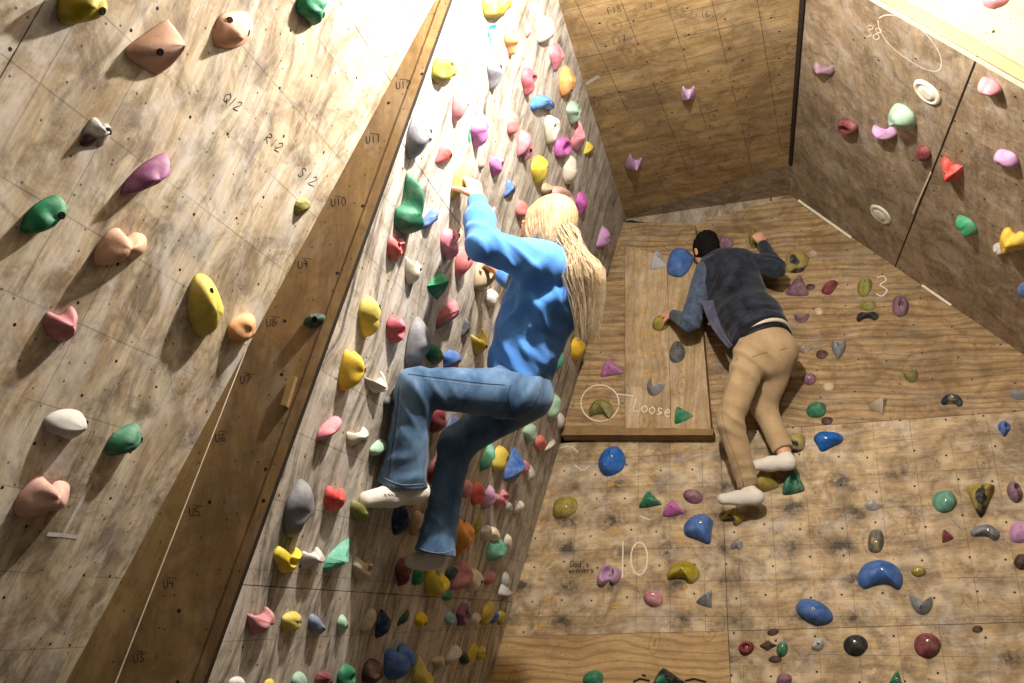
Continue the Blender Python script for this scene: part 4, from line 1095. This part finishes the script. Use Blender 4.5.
seams('stitching', [o_j], [[(408, 376.5), (440, 380.5), (480, 385.5), (505, 387.5)], [(401, 385), (398.5, 420), (394, 455), (391, 479)]], .0007, M_THREAD, o_j)
seams('back_pocket', [o_j], [[(511, 385), (508, 396), (514, 411), (529, 407), (538, 397), (540, 388)]], .0013, M_SEAM, o_j, 60)
seams('leg_hem', [o_j], [[(380, 475), (390, 481), (404, 485), (423, 484)], [(418, 548), (430, 552), (442, 553), (455, 549)]], .0012, M_THREAD, o_j)
# socks
def sock(name, a, hl, te, knee, mat, parent, s=1.):
    up = n_(knee-a)
    te = te+n_(te-hl)*.008; a2 = a+up*.07
    pr = [seg(a2, a, .034*s, .036*s), seg(a, hl+(te-hl)*.12, .037*s, .040*s), seg(hl, hl+(te-hl)*.55, .041*s, .040*s), seg(hl+(te-hl)*.5, te, .040*s, .030*s)]
    f = union(pr, .02); aa = np.array(a2, f4); nn = np.array(up, f4)
    o = sculpt(name, lambda p: np.maximum(f(p), (p-aa)@nn)-wob(p, 60, .0007), pr, .0035, mat, parent, 1); return o
s1_ = sock('sock', La, Lt, Ltoe, Lk, M_SOCK, W)
s2_ = sock('sock', Ra, Rheel, Rtoe, Rk, M_SOCK, W, .88)
seams('sock_print', [s1_], [[(384, 497), (385, 494), (387, 497)], [(388, 494), (391, 496)], [(391, 493.5), (394, 496)], [(395, 493), (395.5, 496), (398, 495.5)]], .0011, M_DKT, s1_, 8)
# hair: cap plus loose strands
hM = np.stack([np.cross(hf, hu), hf, hu])
cap = [ell(HP(0, -.022, .022), np.array([.093, .106, .104]), hM), ell(HP(0, -.045, -.045), np.array([.084, .070, .085]), hM), ell(HP(-.03, .03, -.03), np.array([.062, .055, .09]), hM)]
fcap = union(cap, .03); HC0 = HP(0, 0, 0)
def fH(p):
    d = fcap(p); q = (p-HC0.astype(f4)); y = q@np.array(hf, f4); z = q@np.array(hu, f4); x = q@np.array(np.cross(hf, hu), f4)
    d = np.maximum(d, y-.034-.30*np.maximum(z-.02, 0))
    th = np.arctan2(y+.02, x); return d-.0007*np.sin(th*44+z*20+3*np.sin(z*20))-.0005*np.sin(th*91-z*40)
o_h = sculpt('hair', fH, cap, .0032, M_BLOND, W, 1)
rs_ = random.Random(3); parts = []
for i in range(700):
    u = rs_.random(); jz = rs_.uniform(-.05, .09)
    st = (rs_.uniform(552, 572), rs_.uniform(222, 246)); k_ = (round(u*9)/9*.6+u*.4)
    p1 = (st[0]+8+rs_.uniform(-2, 3), st[1]+12); p2 = (562+40*k_+rs_.uniform(-2, 2), 258+10*k_+rs_.uniform(-3, 3)+(1-k_)*12)
    p3 = (570+34*k_+rs_.uniform(-2, 2), 296+rs_.uniform(-4, 4)); e_ = rs_.uniform(0.2, 1)**.6
    p4 = (578+20*k_+rs_.uniform(-2, 2), 300+42*e_)
    z0 = 3.33+jz*.4
    pts = [PT(*st, z0), PT(*p1, z0-.01), PT(*p2, z0-.02+jz), PT(*p3, z0+jz), PT(*p4, z0+.02+jz)]
    parts.append(tube(spline(pts, 12), rs_.uniform(.0009, .0019), .0004, 3, False))
for i in range(60):      # strands falling in front of her shoulder
    st = (rs_.uniform(516, 524), rs_.uniform(232, 244)); z0 = 3.5+rs_.uniform(-.02, .04); k_ = rs_.random()
    pts = [PT(*st, z0), PT(st[0]-5, 262, z0+.03), PT(505+6*k_, 284, z0+.05), PT(496+7*k_, 300+8*k_, z0+.06)]
    parts.append(tube(spline(pts, 9), .0011, .0004, 3, False))
V_, F_h = merge(parts); mesh_obj('loose_hair', V_, F_h, M_BLOND2, None, o_h, True)
# ---- man
fwM = n_(-nD*np.array([1, 1, 0])); rtM = uD
S = dict(Ls=PT(706, 272, 5.92), Le=PT(690, 322, 5.72), Lw=PT(673, 315, 5.92), Rs=PT(748, 262, 5.95), Re=PT(775, 268, 5.76), Rw=PT(762, 243, 5.99),
         Lh=PT(752, 354, 5.36), Rh=PT(781, 352, 5.38), Lk=PT(730, 420, 5.28), La=PT(747, 484, 5.24), Rk=PT(764, 408, 5.45), Ra=PT(783, 450, 5.27),
         ch=PT(729, 285, 5.85), wa=PT(752, 325, 5.55), pel=PT(766, 350, 5.38), nk=PT(717, 264, 6.0), hd=PT(706, 251, 6.04),
         Lhe=PT(757, 497, 5.18), Lto=PT(724, 499, 5.21), Rhe=PT(788, 462, 5.22), Rto=PT(758, 465, 5.26))
Mn = person('person', S['Lhe'], 'person in a dark camouflage vest and tan chinos, back turned, climbing the back wall')
mf = n_(fwM*.75-rtM*.55-U*.25); mu = n_(U*.85+fwM*.35-rtM*.30)
mfn, mpr, MP = head(S['hd'], mf, mu, 1.0)
mb = [seg(S['nk'], S['hd'], .058, .056), seg(S['Ls'], S['Rs'], .06, .06), seg(S['ch'], S['wa'], .15, .125, rtM, .10, .085), seg(S['wa'], S['pel'], .125, .13, rtM, .085, .09), seg((S['Ls']+S['Rs'])/2, S['ch'], .16, .165, rtM, .09, .11),
      seg(S['Ls'], S['Le'], .05, .04), seg(S['Le'], S['Lw'], .04, .028), seg(S['Rs'], S['Re'], .05, .04), seg(S['Re'], S['Rw'], .04, .028),
      seg(S['Lh'], S['Lk'], .085, .055), seg(S['Lk'], S['La'], .052, .036), seg(S['Rh'], S['Rk'], .085, .055), seg(S['Rk'], S['Ra'], .052, .036),
      seg(S['La'], S['Lhe'], .036, .03), seg(S['Lhe'], S['Lto'], .03, .022), seg(S['Ra'], S['Rhe'], .036, .03), seg(S['Rhe'], S['Rto'], .03, .022)]
mh1 = hand(S['Lw'], PT(662, 313, 6.02)-S['Lw'], fwM*.8-U*.5, 1, 1.05, (30, 45, 30)); mh2 = hand(S['Rw'], PT(752, 227, 6.10)-S['Rw'], fwM*.9-U*.1-rtM*.3, -1, 1.05, (25, 40, 30))
gb, g1_, g2_ = union(mb, .03), union(mh1, .0035), union(mh2, .0035)
def fM(p): return smin(smin(smin(gb(p), mfn(p), .012), g1_(p), .01), g2_(p), .01)
sculpt('body', fM, mb+mpr+mh1+mh2, .0046, M_SKIN, Mn, 1)
ms = [seg(S['Ls'], S['Le'], .075, .062), seg(S['Le'], S['Lw']+(S['Le']-S['Lw'])*.12, .062, .040)]
mr = [seg(S['Rs'], S['Re'], .072, .060), seg(S['Re'], S['Rw']+(S['Re']-S['Rw'])*.12, .060, .040)]
fms, fmr = union(ms, .02), union(mr, .02)
o_s1 = sculpt('sleeve', lambda p: fms(p)-folds(p, S['Le'], S['Lw']-S['Ls'], 70, .008, .14)-wob(p, 22, .002), ms, .0055, M_SLEEVE, Mn, 2)
o_s2 = sculpt('sleeve', lambda p: fmr(p)-folds(p, S['Re'], S['Rw']-S['Rs'], 70, .008, .12)-wob(p, 22, .002), mr, .0055, M_NAVY, Mn, 2)
vs_ = [seg(PT(726, 266, 5.93), S['ch'], .185, .190, rtM, .12, .14), seg(S['ch'], PT(750, 318, 5.60), .190, .180, rtM, .14, .145), seg(PT(750, 318, 5.60), PT(761, 335, 5.46), .180, .172, rtM, .145, .14), seg(S['Ls']+rtM*.02, S['Rs']-rtM*.02, .070, .070), seg(S['nk']-U*.02, S['nk']+(S['hd']-S['nk'])*.25, .070, .066)]
fv = union(vs_, .05); vhn = n_(S['pel']-S['wa'])
def fV(p):
    d = np.maximum(fv(p), (p-np.array(PT(760, 334, 5.47), f4))@np.array(vhn, f4))
    return d-wob(p, 13, .006)-folds(p, PT(755, 322, 5.45), vhn, 60, .007, .16)-folds(p, PT(720, 290, 5.8), vhn*.6+rtM*.5, 45, .006, .18)
o_v = sculpt('vest', fV, vs_, .0055, M_VEST, Mn, 2)
seams('collar', [o_v], [[(700, 266), (703, 261), (708, 257), (714, 254)]], .006, M_GREYH, o_v)
# open grey hoodie edge hanging below the left arm
fl_ = [PT(700, 300, 5.66), PT(707, 318, 5.58), PT(716, 334, 5.50), PT(728, 348, 5.42)]; fo = [PT(713, 300, 5.66), PT(718, 318, 5.58), PT(724, 332, 5.50), PT(733, 345, 5.42)]
vv = []; 
for a_h, b_h in zip(spline(fl_, 10), spline(fo, 10)):
    for t_ in np.linspace(0, 1, 5): vv.append(a_h+(b_h-a_h)*t_+fwM*(.012*math.sin(5*t_)+.02))
ff = [(i*5+j, i*5+j+1, (i+1)*5+j+1, (i+1)*5+j) for i in range(9) for j in range(4)]
o_f = mesh_obj('hoodie_edge', vv, ff, M_GREYH, None, Mn, True); mo_ = o_f.modifiers.new('t', 'SOLIDIFY'); mo_.thickness = .008
tr = [seg(PT(763, 342, 5.43), S['pel'], .160, .166, rtM, .120, .125), seg(S['Lh'], S['Lk'], .104, .076), seg(S['Rh'], S['Rk'], .100, .074), ell(PT(770, 360, 5.35), (.10, .09, .10))]
tl_ = [seg(S['Lk'], S['La'], .077, .060)]; tr_ = [seg(S['Rk'], S['Ra'], .074, .060)]
ft, ftl, ftr = union(tr, .045), union(tl_, .02), union(tr_, .02)
def fT(p):
    l_ = np.maximum(ftl(p), (p-np.array(S['La'], f4))@np.array(n_(S['La']-S['Lk']), f4)-.012)
    r_ = np.maximum(ftr(p), (p-np.array(S['Ra'], f4))@np.array(n_(S['Ra']-S['Rk']), f4)-.002)
    d = smin(smin(ft(p), l_, .03), r_, .03); d = np.maximum(d, -((p-np.array(PT(764, 342, 5.43), f4))@np.array(vhn, f4)))
    return d-folds(p, S['Lk'], U*.8+rtM*.4, 42, .010, .13, 1.3)-folds(p, S['La']+(S['Lk']-S['La'])*.2, U*.8-rtM*.5, 50, .008, .1, 1.5)-folds(p, PT(750, 360, 5.3), U*.7+rtM*.6, 45, .011, .15)-wob(p, 16, .002)
o_t = sculpt('chinos', fT, tr+tl_+tr_, .0055, M_CHINO, Mn, 2)
bp = [seg(PT(760, 338, 5.46), PT(765, 348, 5.40), .178, .182, rtM, .138, .142)]; fbp = union(bp, .01)
bc, bn = np.array(PT(762.5, 341, 5.43), f4), np.array(vhn, f4)
o_b = sculpt('belt', lambda p: np.maximum(np.abs((p-bc)@bn)-.019, fbp(p)), bp, .004, M_BELT, Mn, 1)
uc = np.array(PT(761, 337.5, 5.45), f4); up_ = [seg(PT(763, 328, 5.50), PT(770, 342, 5.42), .145, .145, rtM, .136, .136)]; fup = union(up_, .01)
sculpt('undershirt', lambda p: np.maximum(np.abs((p-uc)@bn)-.012, fup(p)), up_, .005, M_SHIRT, Mn, 1)
for bx in (778, 782): seams('belt_loop', [o_b], [[(bx-1, 338), (bx, 341), (bx+1, 344)]], .0035, M_CHINO, o_t, 8)
seams('back_pocket', [o_t], [[(752, 357), (760, 354), (768, 352)], [(780, 350), (786, 348)]], .003, M_TSEAM, o_t)
seams('side_seam', [o_t], [[(738, 356), (729, 380), (722, 405), (726, 432), (737, 462), (744, 486)]], .002, M_TSEAM, o_t)
m1_ = sock('sock', S['La'], S['Lhe'], S['Lto'], S['Lk'], M_SOCK, Mn, 1.05); m2_ = sock('sock', S['Ra']*.6+S['Rhe']*.4-n_(S['Rk']-S['Ra'])*.05, S['Rhe'], S['Rto'], S['Rk'], M_SOCK, Mn, 1.05)
mM = np.stack([np.cross(mf, mu), mf, mu])
mc = [ell(MP(0, -.015, .030), np.array([.083, .100, .092]), mM), ell(MP(0, -.05, -.03), np.array([.072, .055, .055]), mM)]
fmc = union(mc, .03); m0 = MP(0, 0, 0).astype(f4)
def fMH(p):
    q = p-m0; d = np.maximum(fmc(p), q@np.array(mf, f4)-.055-.15*np.maximum(q@np.array(mu, f4), 0)); return d-wob(p, 95, .0035)-wob(p, 210, .0015)
sculpt('hair', fMH, mc, .004, M_BLACK, Mn, 1)

# ------------------------------------------------------------------ writing, tape and plugs on the walls
M_PEN = plain('pen ink', '#2a2630', .8, .1, .1); M_CHALK = plain('chalk line', '#e6dccb', .9, .1, .1)
M_PLUG = plain('gold plug rim', '#d0a030', .5, .4); M_TEAL = plain('teal tape', '#16a07c', .5, .3, .05); M_BTAPE = plain('blue tape', '#2f6fd0', .5, .3, .05)
M_WHITE = plain('white smear', '#cfc6bd', .9, .1)
GL = {'0': [[(.28+.25*math.sin(q), .5+.5*math.cos(q)) for q in [k*math.pi/5-.2 for k in range(11)]]], '1': [[(.3, 1), (.28, 0)]], '2': [[(.05, .8), (.3, 1), (.5, .75), (.05, 0), (.6, .05)]],
      '3': [[(.05, .9), (.35, 1), (.5, .78), (.2, .55), (.55, .3), (.3, 0), (.02, .1)]], '4': [[(.1, 1), (.05, .5), (.55, .5)], [(.45, .9), (.4, 0)]], '5': [[(.5, 1), (.1, .95), (.08, .6), (.5, .4), (.3, 0), (.02, .1)]],
      '6': [[(.45, 1), (.1, .5), (.1, .15), (.35, 0), (.5, .25), (.15, .42)]], '7': [[(.05, 1), (.55, .95), (.2, 0)]], '8': [[(.3, .55), (.05, .8), (.3, 1), (.5, .8), (.05, .25), (.3, 0), (.55, .25), (.3, .55)]],
      '9': [[(.5, .75), (.25, 1), (.05, .7), (.3, .5), (.5, .75), (.4, 0)]], 'U': [[(.05, 1), (.08, .15), (.3, 0), (.5, .2), (.55, 1)]], 'Q': [[(.3, 1), (.02, .6), (.2, .05), (.5, .15), (.6, .7), (.3, 1)], [(.35, .3), (.65, -.1)]],
      'R': [[(.05, 0), (.08, 1), (.5, .8), (.1, .5), (.55, 0)]], 'S': [[(.5, .9), (.2, 1), (.1, .7), (.5, .35), (.3, 0), (.02, .1)]], 'E': [[(.5, 1), (.05, .95), (.05, 0), (.55, 0)], [(.05, .5), (.4, .5)]],
      'F': [[(.5, 1), (.05, .95), (.05, 0)], [(.05, .5), (.4, .5)]], 'L': [[(.1, 1), (.05, 0), (.5, .05)]], 'o': [[(.3, .55), (.05, .3), (.3, 0), (.5, .3), (.3, .55)]], 's': [[(.45, .5), (.15, .55), (.2, .3), (.45, .2), (.1, 0)]],
      'e': [[(.08, .3), (.45, .35), (.3, .58), (.08, .3), (.25, 0), (.5, .08)]], 'G': [[(.55, .85), (.3, 1), (.05, .6), (.15, .05), (.5, .1), (.52, .45), (.3, .45)]], 'd': [[(.45, .5), (.1, .4), (.15, 0), (.45, .15), (.5, 1), (.5, 0)]],
      "'": [[(.2, 1), (.15, .75)]], 'w': [[(.02, .5), (.12, 0), (.3, .4), (.42, 0), (.6, .5)]], 'i': [[(.2, .5), (.2, 0)]], 'n': [[(.05, 0), (.1, .5), (.4, .45), (.45, 0)]], 'r': [[(.05, 0), (.1, .5), (.4, .5)]], 'T': [[(.0, 1), (.6, 1)], [(.3, 1), (.3, 0)]]}
def ribbon(pl, pts, w, off):
    P = [pix(pl, x, y, off) for x, y in pts]; P = [np.array([p[0], p[1]]) for p in P]
    flip = -1 if np.dot(np.cross(pl[2], pl[3]), pl[0]) < 0 else 1
    vs, fs = [], []
    for i, p in enumerate(P):
        t = n_(P[min(i+1, len(P)-1)]-P[max(i-1, 0)]+1e-9); q = np.array([-t[1], t[0]])*w/2
        for s in (p-q, p+q): vs.append((flip*s[0], s[1], off+.0008))
    fs = [(2*i, 2*i+1, 2*i+3, 2*i+2) for i in range(len(P)-1)]
    return vs, fs
def mark(name, pl, lines, mat, parent, w=.003, off=0., smooth_n=0):
    parts = [ribbon(pl, [tuple(a) for a in spline(l, smooth_n*max(2, len(l)-1))] if smooth_n and len(l) > 2 else l, w, off) for l in lines]
    V, F = merge(parts); return mesh_obj(name, V, F, mat, frame(pl), parent)
def write(name, pl, text, x, y, hgt, ang, mat, parent, w=.003, off=0., adv=.72, shear=0.):
    ca, sa = math.cos(R(ang)), math.sin(R(ang)); L_ = []; cx_ = 0.
    for ch in text:
        if ch != ' ':
            for st in GL[ch]:
                L_.append([(x+(ca*(cx_+px+shear*py)-sa*(-(1-py)))*hgt*1.0, y+(-(sa*(cx_+px+shear*py))+ca*(1-py))*hgt) for px, py in st])
        cx_ += adv
    return mark(name, pl, L_, mat, parent, w, off, 5)
for t_, x, y in (('Q12', 228, 92), ('R12', 269, 133), ('S12', 303, 167)): write('pen_label', A, t_, x, y, 9.5, -38, M_PEN, wl, .0022)
write('pen_label', A, 'P12', 190, 50, 10, -38, M_PEN, wl, .002) if 'P' in GL else None
for k_, (x, y) in enumerate(((396, 82), (366, 136), (331, 199), (298, 261), (266, 319), (240, 376), (215, 434), (189, 508), (163, 580), (133, 654))):
    write('pen_label', B, 'U'+str(12-k_), x, y, 7+k_*.15, 4, M_PEN, wb, .0026)
    mark('pen_tick', B, [[(x+4, y-3), (x+14, y-1.5)]], M_PEN, wb, .002)
for t_, x, y in (('F18', 607, 8), ('17', 643, 4), ('F17', 612, 38), ('16', 700, 12)): write('pen_label', E_, t_, x, y, 6.5, 14, M_PEN, ce, .0025)
write('chalk_number', D, '1', 612, 541, 37, 0, M_CHALK, wd, .009); write('chalk_number', D, '0', 630, 542, 33, 0, M_CHALK, wd, .009) 
write('chalk_number', D, '3', 876, 276, 20, 0, M_CHALK, wd, .007)
mark('chalk_circle', D, [[(600+19*math.cos(a), 403+18*math.sin(a)) for a in np.linspace(.2, 6.4, 16)], [(617, 394), (634, 396)]], M_CHALK, wd, .007, ro, 3)
write('chalk_word', D, 'Loose', 635, 398, 12.5, -10, M_CHALK, wd, .006, ro, .62)
mark('chalk_loop', D, [[(692, 300), (688, 290), (682, 282), (679, 286), (680, 296), (684, 300)]], M_CHALK, wd, .006, .0, 4)
mark('chalk_squiggle', D, [[(575, 465), (582, 470), (590, 466)], [(650, 520), (640, 516)], [(560, 448), (570, 446), (578, 452)]], M_CHALK, wd, .006, 0, 4)
write('pen_words', D, "God's", 570, 561, 6, 0, M_PEN, wd, .005, 0, .66); write('pen_words', D, 'winners', 569, 567, 6, 0, M_PEN, wd, .005, 0, .6)
mark('chalk_oval', F_, [[(879, 18), (886, 15), (900, 17), (925, 33), (939, 52), (941, 67), (932, 71), (912, 62), (890, 45), (880, 30), (878, 20)]], M_CHALK, wf, .005, 0, 4)
write('chalk_number', F_, '38', 868, 24, 12, -20, M_CHALK, wf, .004)
mark('white_scrape', A, [[(90, 484), (84, 496), (76, 510), (64, 533)]], M_WHITE, wl, .011); mark('white_scrape', A, [[(47, 534), (62, 535), (78, 537)]], M_WHITE, wl, .011)
mark('white_scrape', E_, [[(586, 84), (592, 80), (599, 76)]], M_WHITE, ce, .025)
# black paint flecks and old smudges on the new board
mark('black_paint', D, [[(633, 682), (640, 679), (650, 681)], [(642, 675), (646, 676)], [(685, 681), (694, 679), (706, 682)], [(636, 687), (650, 686)]], M_DKT, wd, .012, .005)
# filled bolt holes with a brass rim and a drip line
rv, rf = [], []
def ring_mesh(r=.015):
    vs, fs = [], []; k = 14
    for rr, z in ((r, 0), (r, .003), (r*.55, .003), (r*.5, .001)): vs += [(rr*math.cos(i*2*math.pi/k), rr*math.sin(i*2*math.pi/k), z) for i in range(k)]
    for j in range(3): fs += [(j*k+i, j*k+(i+1) % k, (j+1)*k+(i+1) % k, (j+1)*k+i) for i in range(k)]
    return vs, fs
RM = None
for x, y, o_ in [(646, 265, ro), (646, 293, ro), (641, 311, ro), (644, 333, ro), (645, 352, ro), (645, 374, ro), (609, 438, 0), (610, 484, 0), (613, 532, 0), (614, 606, 0), (544, 523, 0), (544, 557, 0), (545, 598, 0), (541, 625, 0), (676, 467, 0), (673, 447, 0), (680, 539, 0), (686, 587, 0), (651, 473, 0)]:
    if RM is None:
        o = mesh_obj('brass_plug', *ring_mesh(), M_PLUG); RM = o
    else:
        o = RM.copy(); o.parent = None; COL.objects.link(o)
    P = hit((D[0], D[1]+D[0]*o_), x, y); o.matrix_world = frame(D, P); par(o, wd)
    mark('grain_line', D, [[(x+3, y), (x+14, y+1.5)]], M_PLUG, wd, .004, o_+.0002)
# timber block on the fin
bq_ = [L2(292, 376), L2(298, 378), L2(289, 408), L2(283, 406)]
o = slab('timber_block', B, bq_, M_EDGE, .016, .017, None, None); tag(o, 'small timber block screwed upright to the brown fin, midway down', 'wood block')
def tape(pl, pts, w, mat, label):
    V, F = ribbon(pl, pts, w, .001); o = mesh_obj('tape_strip', V, F, mat, frame(pl)); m = o.modifiers.new('t', 'SOLIDIFY'); m.thickness = .0006; m.offset = 1
    tag(o, label, 'tape')
tape(C, [(496, 26), (490, 27), (488, 34), (490, 37)], .014, M_TEAL, 'teal tape scrap, hooked, beside the orange ridged hold')
tape(C, [(490, 38), (491, 42), (490, 46)], .008, M_TEAL, 'tiny teal tape scrap just below the hooked one')
tape(C, [(473, 128), (469, 131), (469, 137), (470, 142)], .014, M_TEAL, 'teal tape strip on the left side of the magenta diamond hold')
tape(C, [(553, 70), (553, 77)], .014, M_BTAPE, 'blue tape scrap under the dusty pink shield-shaped hold')
# ------------------------------------------------------------------ lights, camera
def lamp(name, P, power, size, col, spot=None, tgt=None):
    l = bpy.data.lights.new(name, 'POINT' if spot is None else 'SPOT'); l.energy = power; l.shadow_soft_size = size; l.color = col
    o = bpy.data.objects.new(name, l); COL.objects.link(o); o.location = P
    if spot:
        l.spot_size = R(spot); l.spot_blend = .9
        d = Vector(tgt)-Vector(P); o.rotation_euler = d.to_track_quat('-Z', 'Y').to_euler()
    return o
LP = PT(650, -165, 2.72)
lamp('work_lamp', LP, 350, .035, (1, .96, .9))
lamp('near_fill', PT(700, -400, 1.8), 12, .06, (1, .95, .88))  # unseen fill light added above the camera to soften the falloff
lamp('far_lamp', PT(950, -150, 2.8), 36, .05, (1, .94, .84))
w = bpy.data.worlds.new('World'); sc.world = w; w.use_nodes = True
w.node_tree.nodes['Background'].inputs[0].default_value = (1., .88, .72, 1)
w.node_tree.nodes['Background'].inputs[1].default_value = .10
cam = bpy.data.cameras.new('Camera'); co = bpy.data.objects.new('Camera', cam); COL.objects.link(co)
cam.sensor_width = 36; cam.lens = FPX*36/1024
co.location = CAM; co.rotation_euler = (math.pi/2+PIT, 0, 0)
cam.clip_start = .05
sc.camera = co
sc.view_settings.view_transform = 'Standard'; sc.view_settings.look = 'None'
sc.view_settings.gamma = 1; sc.view_settings.use_curve_mapping = False
sc.view_settings.exposure = 0.0
